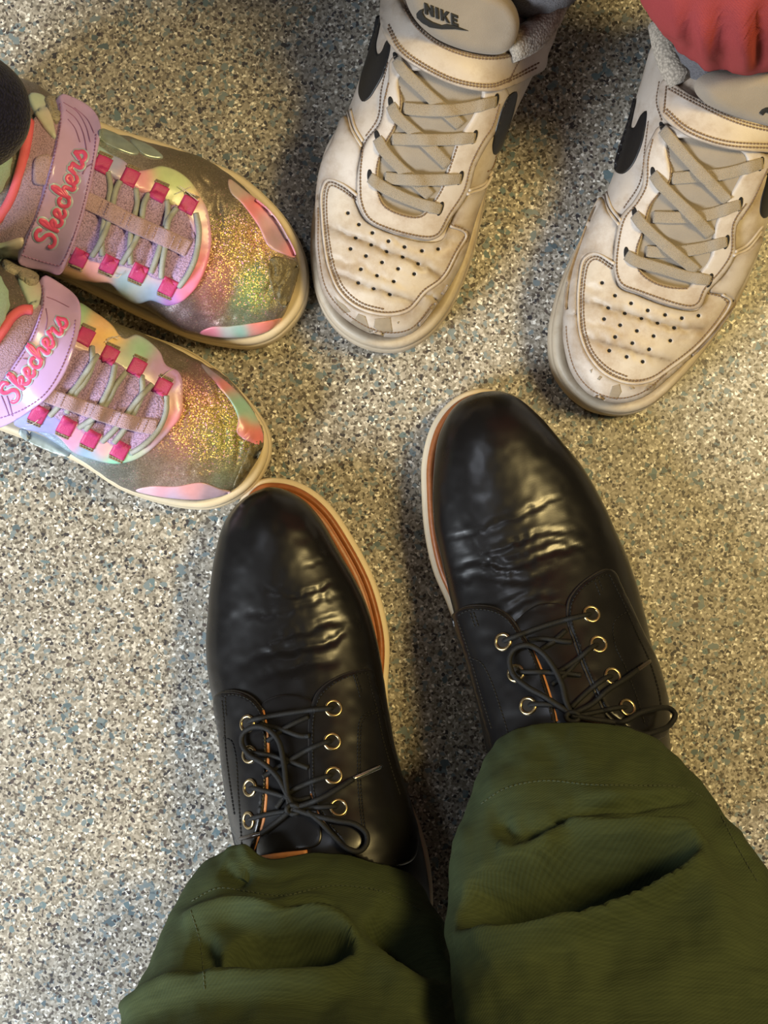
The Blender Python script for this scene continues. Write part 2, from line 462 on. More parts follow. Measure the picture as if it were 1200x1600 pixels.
def glitter():
    M = Mat('rainbow_glitter_film', rough=0.38, metal=0.35)
    col = M.attr('Col'); gl = M.attr('dirt', 'Fac')
    v = M.vor(1900); s = M.n('ShaderNodeSeparateColor'); M.link(v.outputs['Color'], s.inputs[0])
    hue = M.n('ShaderNodeCombineColor', mode='HSV'); M.link(s.outputs[0], hue.inputs[0]); hue.inputs[1].default_value = 0.55; hue.inputs[2].default_value = 0.8
    gold = M.mix(M.math('MINIMUM', M.math('MULTIPLY', gl, 2.2), 1.0), (0.42, 0.40, 0.40), M.mix(s.outputs[1], (0.42, 0.30, 0.07), (0.72, 0.60, 0.22)))
    flake = M.mix(M.math('GREATER_THAN', s.outputs[2], 0.80), gold, hue.outputs[0])
    on = M.math('MULTIPLY', M.math('GREATER_THAN', s.outputs[0], M.math('SUBTRACT', 0.985, M.math('MULTIPLY', gl, 0.42))), 1.0)
    c = M.mix(M.math('MULTIPLY', on, M.math('MINIMUM', M.math('ADD', gl, 0.25), 0.95)), col, flake)
    fine = M.vor(2200); s2 = M.n('ShaderNodeSeparateColor'); M.link(fine.outputs['Color'], s2.inputs[0])
    c = M.mix(0.55, c, M.mix(s2.outputs[0], (0.55, 0.55, 0.55), (1.45, 1.45, 1.45)), 'MULTIPLY')
    M.color(c)
    nrm = M.n('ShaderNodeNewGeometry').outputs['Normal']
    sub = M.n('ShaderNodeVectorMath', operation='SUBTRACT'); M.link(v.outputs['Color'], sub.inputs[0]); sub.inputs[1].default_value = (.5, .5, .5)
    sc = M.n('ShaderNodeVectorMath', operation='SCALE'); M.link(sub.outputs[0], sc.inputs[0]); M.link(M.math('ADD', 0.10, M.math('MULTIPLY', gl, 0.7)), sc.inputs['Scale'])
    ad = M.n('ShaderNodeVectorMath', operation='ADD'); M.link(nrm, ad.inputs[0]); M.link(sc.outputs[0], ad.inputs[1])
    no = M.n('ShaderNodeVectorMath', operation='NORMALIZE'); M.link(ad.outputs[0], no.inputs[0]); M.link(no.outputs[0], M.b.inputs['Normal'])
    return M.m
def printed(name, rough=0.3):        # smooth printed film whose colours are stored in the mesh
    M = Mat(name, rough=rough, spec=0.5)
    n = M.noise(260, 3)
    M.color(M.mix(0.5, M.attr('Col'), M.mix(n, (.75, .75, .75), (1.2, 1.2, 1.2)), 'MULTIPLY')); M.bump(M.noise(160, 3), 0.12, 0.0008)
    return M.m
def woven(name, c1, c2, px=0.0011, rough=0.9, sheen=0.2, strength=0.35, slub=True):
    M = Mat(name, c1, rough, spec=0.15, sheen=sheen)
    uv = M.coord('UV')
    mp = M.n('ShaderNodeMapping'); M.link(uv, mp.inputs[0]); mp.inputs['Rotation'].default_value = (0, 0, 0.9)
    w = M.n('ShaderNodeTexWave'); w.inputs['Scale'].default_value = 0.314 / px; w.inputs['Distortion'].default_value = 1.5
    w.inputs['Detail'].default_value = 2; w.inputs['Detail Scale'].default_value = 2.0; M.link(mp.outputs[0], w.inputs['Vector'])
    ms = M.n('ShaderNodeMapping'); M.link(uv, ms.inputs[0]); ms.inputs['Scale'].default_value = (60, 900, 1)
    sl = M.noise(1.0, 4, ms.outputs[0], 0.7); big = M.noise(30, 4, uv)
    fine = M.noise(1300, 2, uv)
    f = M.math('ADD', M.math('MULTIPLY', w.outputs['Fac'], 0.10), M.math('MULTIPLY', sl if slub else fine, 0.8))
    f = M.math('ADD', f, M.math('MULTIPLY', M.math('SUBTRACT', big, 0.5), 0.5)); f.node.use_clamp = True
    M.color(M.mix(f, c1, c2))
    M.bump(M.math('ADD', w.outputs['Fac'], fine), strength, 0.0006)
    return M.m
def knit(name, c, scale=900, rough=0.9, var=0.35, stretch=(1, 1, 1)):
    M = Mat(name, c, rough, spec=0.15, sheen=0.15)
    v = M.vor(scale, M.coord(scale=stretch))
    M.color(M.mix(v.outputs['Distance'], tuple(min(1, x * (1 + var)) for x in c), tuple(x * (1 - var) for x in c)))
    M.bump(M.math('MULTIPLY', v.outputs['Distance'], -1.0), 0.5, 0.0008)
    return M.m

MAT = dict(
    floor=floor_mat(), black=leather_black(),
    black_edge=simple('burnished_black_edge', (.016, .014, .013), 0.4, bs=700),
    thread_black=simple('black_thread', (.009, .0085, .008), 0.7, spec=.2),
    cord_black=simple('waxed_black_cord', (.008, .008, .008), 0.6, bs=2200, bstr=0.6, spec=.25),
    tan_edge=simple('raw_tan_leather_edge', (.42, .17, .055), 0.6, var=.3, vscale=300),
    welt=simple('orange_brown_welt', (.30, .095, .026), 0.42, var=.35, vscale=220, bs=400),
    crepe=simple('cream_rubber_sole', (.66, .55, .38), 0.55, var=.1, vscale=90, bs=300, bstr=.15),
    brass=simple('aged_brass', (.48, .37, .20), 0.30, 1.0, var=.2, vscale=500),
    steel=simple('bright_steel', (.62, .60, .56), 0.22, 1.0),
    dark_aglet=simple('dark_plastic_tip', (.03, .022, .018), 0.25),
    hole=simple('dark_hole', (.006, .005, .005), 0.9),
    white=leather_white('worn_white_leather', (.56, .505, .455)),
    toe=leather_white('worn_cream_leather', (.60, .535, .455)),
    sole_white=leather_white('scuffed_white_rubber', (.56, .49, .385)),
    scuff=simple('bare_backing_where_film_peeled', (.27, .215, .15), 0.8, var=.2, vscale=300),
    thread_tan=simple('grimy_thread', (.17, .11, .07), 0.8),
    thread_white=simple('pale_thread', (.62, .55, .48), 0.8),
    tick=simple('black_smooth_film', (.013, .012, .012), 0.42, bs=600, bstr=.1),
    embroid=simple('black_embroidery', (.012, .012, .012), 0.8, bs=1800, bstr=.5),
    tongue=simple('beige_padded_textile', (.27, .225, .175), 0.85, var=.18, vscale=70, bs=1500, bstr=.35, sheen=.2),
    lace=knit('beige_flat_webbing', (.32, .265, .20), 2300, var=.22),
    lining=knit('beige_knit_lining', (.36, .31, .25), 700, var=.45),
    sock_grey=knit('grey_ribbed_sock', (.12, .115, .125), 900, var=.4),
    sock_mint=knit('mint_ribbed_sock', (.42, .66, .56), 1100, var=.22),
    glitter=glitter(), printed=printed('iridescent_printed_film'),
    strap=simple('lilac_patent_strap', (.57, .39, .74), 0.24, var=.10, vscale=60, bs=140, bstr=.12, bdist=.0008),
    lilac=knit('lilac_air_mesh', (.40, .275, .44), 1050, var=.55),
    tongue_lilac=knit('dusty_lilac_mesh', (.38, .255, .36), 1300, var=.4),
    tape=knit('dusty_pink_webbing', (.45, .31, .37), 1500, var=.35),
    loop=simple('hot_pink_ribbon', (.50, .045, .19), 0.5, var=.22, vscale=300, bs=1500, bstr=.4),
    cord_grey=simple('sage_grey_elastic_cord', (.34, .35, .33), 0.6, var=.25, vscale=160, bs=1800, bstr=.5),
    pink=simple('pink_print', (.76, .10, .26), 0.35), halo=simple('pale_blue_print', (.42, .52, .68), 0.35),
    coral=simple('coral_piping', (.74, .13, .18), 0.7, bs=1500, bstr=.4),
    fuzz=simple('grey_hook_tape', (.42, .37, .31), 0.95, var=.5, vscale=400, bs=900, bstr=1.0, bdist=.002),
    silver=simple('silver_moulded_film', (.40, .47, .45), 0.34, .45, var=.35, vscale=160),
    green=woven('olive_green_linen_twill', (.014, .0205, .009), (.068, .086, .036), sheen=0.0, strength=.2),
    green_thread=simple('olive_thread', (.034, .045, .018), 0.8),
    red=woven('washed_red_fleece', (.22, .030, .032), (.36, .065, .062), strength=.15, slub=False, sheen=0.0),
    navy=knit('navy_dotted_knit', (.008, .009, .034), 700, var=.9),
)

# ------------------------------------------------------------------ the setting
FV = np.array([(-2.5, -2.5, 0), (2.5, -2.5, 0), (2.5, 2.5, 0), (-2.5, 2.5, 0), (-2.5, -2.5, -.05), (2.5, -2.5, -.05), (2.5, 2.5, -.05), (-2.5, 2.5, -.05)], float)
fl = mk('floor', FV, [(0, 1, 2, 3), (7, 6, 5, 4), (0, 4, 5, 1), (1, 5, 6, 2), (2, 6, 7, 3), (3, 7, 4, 0)], MAT['floor'], smooth=False, loc=(0, 0, 0))
fl['kind'] = 'structure'; fl['label'] = 'speckled beige vinyl floor with white, blue-grey and black flecks'

# ------------------------------------------------------------------ shoe body
class Shoe:
    """Frame of one shoe: a runs from the toe to the heel, b across, both in metres on the floor."""
    def __init__(s, name, label, toe, heel, zt, group):
        s.A = P(*toe, zt)[:2]; h = P(*heel, zt)[:2]; s.d = (h - s.A) / np.linalg.norm(h - s.A); s.n = np.array([-s.d[1], s.d[0]])
        c = (s.A + h) / 2
        s.root = thing(name, label, 'shoe', (c[0], c[1], 0), group)
    def ab(s, p): q = np.asarray(p)[..., :2] - s.A; return np.stack([q @ s.d, q @ s.n], -1)
    def xy(s, a, b): return s.A + np.multiply.outer(a, s.d) + np.multiply.outer(b, s.n)
    def loop(s, px, z, n=400):       # closed pixel outline at height z(a) -> local loop
        out = []
        for x, y in px:
            zz = 0.03
            for _ in range(3): a = s.ab(P(x, y, zz))[0]; zz = z(a) if callable(z) else z
            out.append(s.ab(P(x, y, zz)))
        return spline(np.array(out), n=n, closed=True)
    def upper(s, px, zsil, h, zs, ridge=lambda a: 0 * a, pw=0.95, qw=0.9, kb=0.3, nst=170, nsec=84, disp=None, mat=None, col=None, dirt=None, name='upper', amax=None, low=0.95):
        L = s.loop(px, zsil, 700); a0, a1 = L[:, 0].min(), L[:, 0].max()
        u = np.linspace(0, 1, nst); t = 0.35 * u + 0.65 * (1 - np.cos(math.pi * u)) / 2
        A = a0 + (a1 - a0) * np.clip(t, 0.0006, 0.9994)
        Lq = np.roll(L, -1, 0); V = []
        for a in A:
            m = ((L[:, 0] <= a) & (Lq[:, 0] > a)) | ((L[:, 0] > a) & (Lq[:, 0] <= a))
            f = (a - L[m, 0]) / (Lq[m, 0] - L[m, 0]); bb = L[m, 1] + f * (Lq[m, 1] - L[m, 1])
            bl, br = bb.min(), bb.max(); c, w = (bl + br) / 2, (br - bl) / 2
            hh = float(h(a)); zw = zs + kb * (hh - zs)
            th = np.linspace(0, math.pi, nsec - 10)
            p = pw(a) if callable(pw) else pw; q = qw(a) if callable(qw) else qw
            cb = np.sign(np.cos(th)) * np.abs(np.cos(th)) ** p; sz = np.sin(th) ** q
            lowz = np.linspace(zs - 0.006, zw, 6)[:-1]; sc = low + (1 - low) * np.sin(np.linspace(0, 1, 6)[:-1] * math.pi / 2)
            b = np.r_[sc, cb, -sc[::-1]] * w + c; z = np.r_[lowz, zw + (hh - zw) * sz, lowz[::-1]]
            b = b + float(ridge(a)) * np.clip((z - zw) / max(hh - zw, 1e-4), 0, 1) ** 1.5
            xy = s.xy(np.full(len(b), a), b); V.append(np.c_[xy, z])
        m = len(V[0]); V = np.vstack(V); F = gridfaces(nst, m)
        F += [tuple(range(m))[::-1], tuple(range((nst - 1) * m, nst * m))]
        N = vnormals(V, [f for f in F if len(f) == 4])
        if N[(nst // 2) * m + m // 2, 2] < 0: F = [f[::-1] for f in F]; N = -N
        if disp is not None: V = V + N * disp(proj(V), V)[:, None]
        s.V, s.F = V, F; px_ = proj(V)
        s.surf = Surf(V, [f for f in F if len(f) == 4]); s.base = Surf(V, [f for f in F if len(f) == 4])
        s.up = mk(name, V, F, mat, s.root, col=col(px_, V) if col else None, dirt=dirt(px_, V) if dirt else None)
        return s.up
    def sole(s, name, px, z, prof, mat, parent=None, n=260, dirt=None, label=None):
        """prof: list of (height, inset): rings from the floor up; the last ring closes the top."""
        L = s.loop(px, z, n); T = np.roll(L, -1, 0) - np.roll(L, 1, 0); T /= np.linalg.norm(T, axis=1)[:, None]
        ar = 0.5 * np.sum(L[:, 0] * np.roll(L[:, 1], -1) - L[:, 1] * np.roll(L[:, 0], -1))
        Nn = np.stack([-T[:, 1], T[:, 0]], -1) * np.sign(ar); V = []; 
        for zz, ins in prof:
            q = L + Nn * ins; V.append(np.c_[s.xy(q[:, 0], q[:, 1]), np.full(n, zz)])
        V = np.vstack(V); F = gridfaces(len(prof), n, True, ar > 0) if False else gridfaces(len(prof), n, True)
        F += [tuple(range(n))[::-1], tuple(range((len(prof) - 1) * n, len(prof) * n))]
        c = V[:n].mean(0); Nv = vnormals(V, [f for f in F if len(f) == 4])
        k = n * (len(prof) // 2)
        if (Nv[k][:2] @ (V[k] - c)[:2]) < 0: F = [f[::-1] for f in F]
        return mk(name, V, F, mat, parent or s.root, dirt=np.full(len(V), 0.15) if dirt is None else dirt(V, len(prof)), label=label)
    def stitch(s, name, lines, mat, parent=None, surf=None, **k):
        V, F = stitch_geo(lines, surf or s.surf, **k); return mk(name, V, F, mat, parent or s.root, stuff=True)

def crease(pl, w, depth, lip=0.35, wob=9.0):
    pl = spline(pl, step=4)
    def f(px):
        px = np.asarray(px, float); px = px + wob * np.stack([noise2(px, 1 / 13., 2) - .5, noise2(px, 1 / 9., 6) - .5], -1)
        d, t = pdist(px, pl); fade = np.sqrt(np.clip(np.sin(math.pi * np.clip(t, 0.001, .999)), 0, 1))
        return fade * depth * (-np.exp(-(d / w) ** 2) + lip * np.exp(-((d - 2.2 * w) / (1.2 * w)) ** 2))
    return f
def creases(lst):
    fs = [crease(*c) for c in lst]
    return lambda px: sum(f(px) for f in fs)

# ------------------------------------------------------------------ black leather shoes
def black_shoe(g):
    S = Shoe('leather_shoe', g['label'], g['toe'], g['heel'], 0.02, 'pair of black leather shoes')
    h = curve1([(-.01, .026), (0, .030), (.006, .041), (.016, .049), (.032, .055), (.06, .059), (.09, .063), (.12, .072), (.15, .084), (.18, .097), (.205, .106), (.235, .106), (.27, .095), (.31, .08)])
    zf = lambda a: .030 + .022 * sstep(.09, .2, a)
    cr = creases(g['creases'])
    def disp(px, V): return cr(px) * (V[:, 2] > .03) + .0003 * (noise2(px, 1 / 14., 3) - .5) * (V[:, 2] > .035)
    S.upper(g['upper'], zf, h, .020, ridge=lambda a: g['ridge'] * sstep(.0, .1, a), pw=1.0, qw=.92, kb=.32, disp=disp, mat=MAT['black'], nst=230, nsec=120, name='vamp')
    S.sole('sole', g['sole'], .012, [(0, .0035), (.0015, .001), (.005, 0), (.0125, 0), (.0142, .0006), (.015, .002), (.015, .02)], MAT['crepe'], label='cream rubber sole')
    S.sole('welt', g['sole'], .012, [(.0135, .0028), (.0185, .0032), (.0198, .0042), (.0200, .0060), (.0186, .0066), (.0186, .0074), (.0200, .0080), (.0196, .0105), (.018, .02)], MAT['welt'], label='orange-brown welt')
    # tongue, then the two lace facings laid over the vamp
    tg = panel('tongue', g['tongue'], S.surf, .0012, MAT['black'], S.root, grid=6, edge=3, dirtw=0)
    mk('tongue_lining', *ribbon_geo(*drape(g['lining'], S.surf, .0016, 6, 0, True), .0035, .0012), MAT['tan_edge'], tg, label='tan strip of tongue lining')
    facs = []
    for side in ('right', 'left'):
        f = panel('lace_facing', g['fac_' + side], S.surf, .0032, MAT['black'], S.root, onto=S.base, grid=5, edge=3.2, m0=.5, dirtw=0, disp=g.get('facdisp_' + side))
        facs.append(f)
    for side, f in zip(('right', 'left'), facs):
        for i, e in enumerate(g['edge_' + side]):
            pth, N = drape(e, S.base, .0013, 4, 1)
            V, F = ribbon_geo(pth, N, .0017, .0007); mk('cut_edge', V, F, MAT['tan_edge'] if (side, i) in g['tan'] else MAT['black_edge'], f)
        V, F = stitch_geo(g['st_' + side], S.surf, 4.0, 2.0, .00045, .0001); mk('stitching', V, F, MAT['thread_black'], f, stuff=True)
        for x, y in g['eye_' + side]:
            hp, n = S.surf.cast(x, y); r = .0042
            e = mk('eyelet', *torus_geo(hp + n * .0004, n, r, .00092), MAT['brass'], S.root)
            mk('eyelet_hole', *disc_geo(hp + n * .0003, n, r - .0003), MAT['hole'], e)
    # lace: straight bars, the cords beneath, the bow
    parts = []
    for seg in g['lace']:
        pth, _ = drape(seg, S.surf, .0012, 3.0, 5)
        parts.append(tube_geo(pth, .0015, 8))
    bow = S.surf
    for k, seg in enumerate(g['bow']):
        pth, _ = drape(seg, bow, .0024, 3.0, 5)
        V, F = tube_geo(pth, .00155, 8); parts.append((V, F))
    kn = S.surf.cast(*g['knot'])[0] + np.array([0, 0, .0042])
    u = np.linspace(0, 4 * math.pi, 60); S_ = np.stack([kn[0] + .0034 * np.cos(u), kn[1] + .0024 * np.sin(u) , kn[2] + .0011 * np.sin(u * 1.5)], -1)
    parts.append(tube_geo(S_, .0014, 8))
    lc = mk('lace', *join(parts), MAT['cord_black'], S.root)
    for (p0, p1, lift, mt, lb) in g['aglets']:
        pth, _ = drape([(*p0, lift), (*p1, lift)], S.surf, lift, 3, 2)
        mk('lace_tip', *tube_geo(pth, np.r_[.0010, np.full(len(pth) - 2, .00125), .0008], 8), MAT[mt], lc, label=lb)
    return S

puck = lambda pts, amp, w: (lambda px: sum(amp * np.exp(-((px[:, 0]-x)**2 + (px[:, 1]-y)**2) / w**2) for x, y in pts))
L_ = dict(label='black leather lace-up shoe with a bright metal lace tip, its toe touching a glitter trainer', toe=(428, 752), heel=(560, 1530), ridge=0.006,
    upper=[(426, 761), (467, 776), (497, 805), (534, 868), (568, 931), (589, 998), (600, 1061), (611, 1132), (624, 1195), (644, 1262), (660, 1325), (669, 1375), (672, 1440), (652, 1510), (610, 1550), (550, 1548), (490, 1500), (435, 1430), (397, 1370), (371, 1300), (354, 1233), (340, 1124), (329, 1069), (323, 1015), (325, 965), (336, 868), (354, 810), (384, 776)],
    sole=[(405, 750), (438, 747), (476, 758), (515, 788), (553, 843), (587, 910), (606, 981), (609, 1019), (606, 1077), (611, 1140), (629, 1220), (658, 1295), (672, 1350), (676, 1420), (660, 1490), (620, 1530), (570, 1530), (520, 1500), (472, 1430), (432, 1340), (399, 1240), (372, 1130), (354, 1050), (346, 960), (350, 880), (364, 810), (383, 768)],
    creases=[([(410, 920), (470, 930), (520, 910)], 4, 0.00045), ([(440, 935), (490, 922), (528, 905)], 2.4, 0.00037), ([(380, 960), (440, 958), (500, 935), (545, 930)], 4, 0.00041),
             ([(420, 1000), (480, 985), (530, 970), (556, 968)], 4.8, 0.00068), ([(390, 1030), (450, 1015), (510, 1005), (550, 975)], 5.6, 0.00087), ([(430, 980), (500, 972), (545, 955)], 3.2, 0.00037), ([(400, 1060), (470, 1040), (530, 1030)], 6.4, 0.0006),
             ([(425, 1012), (475, 1000), (520, 988)], 2, 0.00026), ([(440, 1024), (500, 1010), (540, 992)], 2, 0.00026), ([(470, 885), (500, 878), (520, 868)], 3.2, 0.00022)],
    tongue=[(410, 1100), (450, 1085), (492, 1100), (500, 1180), (498, 1250), (500, 1318), (470, 1328), (430, 1335), (404, 1338), (408, 1280), (412, 1200), (408, 1140)],
    lining=[(404, 1342), (440, 1337), (480, 1333)],
    fac_right=[(484, 1150), (484, 1125), (488, 1105), (497, 1083), (522, 1062), (551, 1050), (577, 1047), (584, 1072), (592, 1100), (601, 1146), (615, 1196), (634, 1255), (648, 1300), (640, 1345), (600, 1355), (550, 1335), (527, 1310), (506, 1283), (490, 1250), (485, 1200)],
    fac_left=[(341, 1085), (363, 1080), (392, 1089), (413, 1113), (418, 1145), (419, 1180), (417, 1232), (412, 1283), (400, 1325), (388, 1352), (378, 1335), (364, 1280), (354, 1215), (347, 1150)],
    edge_right=[[(577, 1047), (551, 1050), (522, 1062), (497, 1083), (488, 1105), (484, 1130), (484, 1185), (487, 1240)], [(487, 1240), (506, 1283), (530, 1312), (560, 1335)]],
    edge_left=[[(341, 1085), (363, 1080), (392, 1089), (411, 1110)], [(411, 1110), (418, 1145), (419, 1180), (417, 1232), (412, 1283), (398, 1328)]],
    tan={('left', 1), ('right', 1)},
    st_right=[[(573, 1051), (551, 1055), (525, 1066), (502, 1086), (493, 1107), (489, 1130), (489, 1190), (492, 1242), (512, 1282), (535, 1308)],
              [(574, 1052), (581, 1080), (588, 1105), (597, 1150), (611, 1200), (626, 1245)], [(589, 1109), (573, 1114), (563, 1124), (560, 1140), (559, 1190), (560, 1232), (567, 1300)],
              [(590, 1113), (576, 1118), (567, 1127), (564, 1142), (563, 1190), (564, 1232), (571, 1300)], [(553, 1056), (558, 1072), (563, 1090)], [(557, 1055), (562, 1070), (567, 1086)]],
    st_left=[[(345, 1090), (363, 1085), (390, 1094), (407, 1116), (412, 1150), (413, 1185), (411, 1232), (405, 1283), (394, 1322)], [(349, 1153), (361, 1157), (368, 1178), (372, 1232), (376, 1290), (378, 1320)],
             [(347, 1095), (350, 1125), (352, 1160), (358, 1215), (367, 1275)], [(352, 1090), (353, 1110), (354, 1122)]],
    eye_right=[(521, 1107), (519, 1159), (521, 1212), (529, 1262)], eye_left=[(387, 1131), (390, 1179), (391, 1231), (389, 1282)],
    lace=[[(387, 1129, -.001), (400, 1123), (440, 1117), (490, 1110), (512, 1108), (521, 1107, -.001)] , ],
    knot=(459, 1262), bow=[], aglets=[])
def l3(seq, l): return [(p[0], p[1], p[2] if len(p) > 2 else l) for p in seq]
L_['lace'] = [l3(s, .0014) for s in [
    [(387, 1129, -.0015), (398, 1124), (440, 1116), (490, 1109), (512, 1107), (521, 1106, -.0015)],
    [(390, 1178, -.0015), (400, 1177), (430, 1182), (460, 1192), (482, 1200, .0004)],
    [(519, 1159, -.0015), (508, 1160), (480, 1172), (450, 1190), (425, 1205), (410, 1214, .0006)],
    [(391, 1231, -.0015), (402, 1233), (430, 1240), (465, 1250), (485, 1246, .0004)],
    [(521, 1212, -.0015), (508, 1214), (480, 1224), (450, 1240), (432, 1262)],
    [(389, 1282, -.0015), (400, 1277), (430, 1270), (459, 1266)],
    [(529, 1261, -.0015), (515, 1260), (485, 1262), (459, 1263)],
    [(405, 1131, .0004), (440, 1140), (470, 1150), (484, 1150, .0004)], [(418, 1158, .0004), (450, 1135), (482, 1120, .0004)]]]
L_['bow'] = [l3(s, .0042) for s in [
    [(459, 1262), (447, 1238), (432, 1212), (410, 1192), (390, 1180), (378, 1162), (380, 1146), (396, 1136), (415, 1138), (434, 1156), (443, 1190), (447, 1225), (452, 1258)],
    [(459, 1262), (480, 1256), (510, 1243), (535, 1228), (552, 1217)],
    [(459, 1262), (440, 1278), (425, 1290), (408, 1303)],
    [(459, 1264), (490, 1274), (525, 1282), (555, 1288), (572, 1302), (573, 1318), (562, 1330), (543, 1326), (520, 1305), (498, 1282), (480, 1268)]]]
L_['aglets'] = [((551, 1217.5), (597, 1197), .0046, 'steel', 'bright metal lace tip'), ((410, 1302), (374, 1311), .0046, 'dark_aglet', 'dark lace tip')]

R_ = dict(label='black leather lace-up shoe with a lace loop hanging out over its edge', toe=(762, 608), heel=(955, 1385), ridge=-0.006,
    upper=[(774, 610), (805, 619), (843, 651), (870, 682), (908, 728), (935, 774), (958, 824), (981, 877), (1004, 946), (1023, 1023), (1039, 1088), (1050, 1188), (1060, 1270), (1050, 1350), (1010, 1400), (950, 1410), (890, 1380), (840, 1330), (795, 1260), (765, 1188), (747, 1107), (728, 1031), (709, 958), (690, 877), (678, 820), (677, 743), (688, 674), (720, 626)],
    sole=[(751, 607), (709, 622), (677, 659), (660, 716), (659, 774), (664, 835), (677, 893), (697, 940), (722, 1010), (748, 1090), (775, 1180), (803, 1270), (840, 1340), (890, 1385), (950, 1390), (1000, 1370), (1030, 1310), (1035, 1220), (1018, 1110), (998, 1020), (979, 940), (955, 865), (930, 800), (898, 738), (863, 690), (832, 652), (793, 618)],
    creases=[([(690, 845), (747, 830), (809, 805), (851, 784), (893, 764)], 3.2, 0.00048), ([(740, 868), (778, 856), (824, 839), (862, 830), (903, 829)], 3.6, 0.00068), ([(700, 888), (751, 876), (801, 886), (839, 872), (885, 856), (924, 850)], 4, 0.00074),
             ([(770, 880), (815, 862), (860, 846), (900, 842)], 2.4, 0.00045), ([(780, 872), (830, 850), (880, 838)], 2, 0.00033), ([(810, 892), (850, 880), (890, 866)], 2.4, 0.00033), ([(700, 905), (760, 900), (820, 905), (870, 890)], 6.4, 0.00052),
             ([(790, 958), (832, 932), (875, 926)], 4, 0.00052), ([(800, 975), (840, 950), (880, 944)], 3.2, 0.00045), ([(770, 945), (820, 918), (868, 912)], 3.2, 0.00033), ([(735, 832), (745, 850), (758, 868)], 2.4, 0.00015)],
    tongue=[(800, 985), (840, 945), (890, 950), (902, 1000), (915, 1045), (935, 1090), (945, 1128), (900, 1134), (868, 1132), (852, 1072), (828, 1015)],
    lining=[(868, 1136), (905, 1138), (942, 1132)],
    fac_right=[(887, 975), (887, 954), (889, 940), (897, 926), (916, 907), (948, 891), (958, 896), (967, 915), (980, 943), (1002, 992), (1021, 1031), (1034, 1075), (1040, 1110), (1035, 1150), (990, 1160), (970, 1134), (947, 1115), (931, 1084), (912, 1042), (897, 1000)],
    fac_left=[(711, 961), (724, 951), (742, 947), (774, 951), (797, 965), (813, 988), (832, 1015), (846, 1048), (857, 1080), (870, 1127), (866, 1160), (820, 1190), (783, 1185), (765, 1140), (748, 1083), (730, 1020)],
    edge_right=[[(956, 895), (946, 891), (916, 907), (897, 926), (889, 940), (887, 958), (890, 980), (897, 1000), (912, 1042), (931, 1084)], [(931, 1084), (947, 1115), (968, 1134)]],
    edge_left=[[(711, 961), (724, 951), (742, 947), (774, 951), (797, 965), (813, 988), (832, 1015)], [(832, 1015), (846, 1048), (857, 1080), (870, 1127)]],
    tan={('left', 1)},
    st_right=[[(949, 897), (920, 911), (901, 929), (893, 945), (892, 962), (902, 1000), (917, 1040), (936, 1082), (952, 1112)], [(952, 898), (964, 922), (976, 946), (997, 994), (1015, 1033), (1029, 1080), (1033, 1105)],
              [(978, 957), (966, 964), (960, 972), (958, 985), (962, 1010), (975, 1038), (986, 1066), (993, 1084), (1008, 1134)], [(930, 910), (934, 920), (938, 930)], [(936, 907), (940, 917), (944, 926)]],
    st_left=[[(716, 962), (726, 956), (742, 952), (772, 956), (793, 969), (808, 990), (827, 1018), (841, 1050), (851, 1080), (863, 1126)], [(732, 1027), (751, 1035), (766, 1061), (782, 1107), (794, 1146), (800, 1170)],
             [(715, 968), (733, 1020), (750, 1080), (768, 1138)], [(735, 958), (739, 970), (743, 982)], [(740, 957), (744, 968), (748, 980)]],
    eye_right=[(924, 960), (935, 1007), (957, 1057), (980, 1106)], eye_left=[(786, 1003), (806, 1052), (825, 1103)],
    lace=[], knot=(893, 1118), bow=[], aglets=[])
R_['lace'] = [l3(s, .0014) for s in [
    [(786, 1003, -.0015), (796, 998), (830, 985), (870, 972), (910, 962), (924, 960, -.0015)],
    [(935, 1007, -.0015), (924, 1012), (905, 1028), (885, 1042), (868, 1052, .0004)],
    [(806, 1052, -.0015), (818, 1050), (850, 1050), (880, 1052), (908, 1055, .0004)],
    [(957, 1057, -.0015), (946, 1060), (925, 1075), (905, 1093), (893, 1105)],
    [(825, 1103, -.0015), (838, 1100), (870, 1102), (893, 1108)],
    [(980, 1106, -.0015), (965, 1106), (935, 1112), (905, 1118)],
    [(826, 1000, .0004), (850, 998), (880, 1002), (893, 1003, .0004)], [(845, 1015, .0004), (865, 1002), (884, 985, .0004)], [(862, 1070, .0004), (885, 1052), (905, 1030, .0004)]]]
R_['bow'] = [l3(s, .0042) for s in [
    [(893, 1116), (884, 1096), (878, 1070), (866, 1045), (847, 1020), (824, 1008), (804, 1014), (796, 1030), (802, 1054), (822, 1072), (850, 1088), (875, 1104), (893, 1116)],
    [(893, 1116), (925, 1100), (950, 1078), (975, 1062), (996, 1047)],
    [(893, 1118, .004), (935, 1125, .005), (972, 1128, .006), (1000, 1114, .008), (1030, 1106, .011), (1048, 1108, .013), (1055, 1118, .014), (1046, 1133, .014), (1022, 1144, .011), (1003, 1147, .008), (985, 1140, .006), (960, 1132, .005)]]]
R_['aglets'] = [((995, 1047.5), (1016, 1032.5), .0046, 'dark_aglet', 'dark lace tip')]
black_shoe(L_); black_shoe(R_)

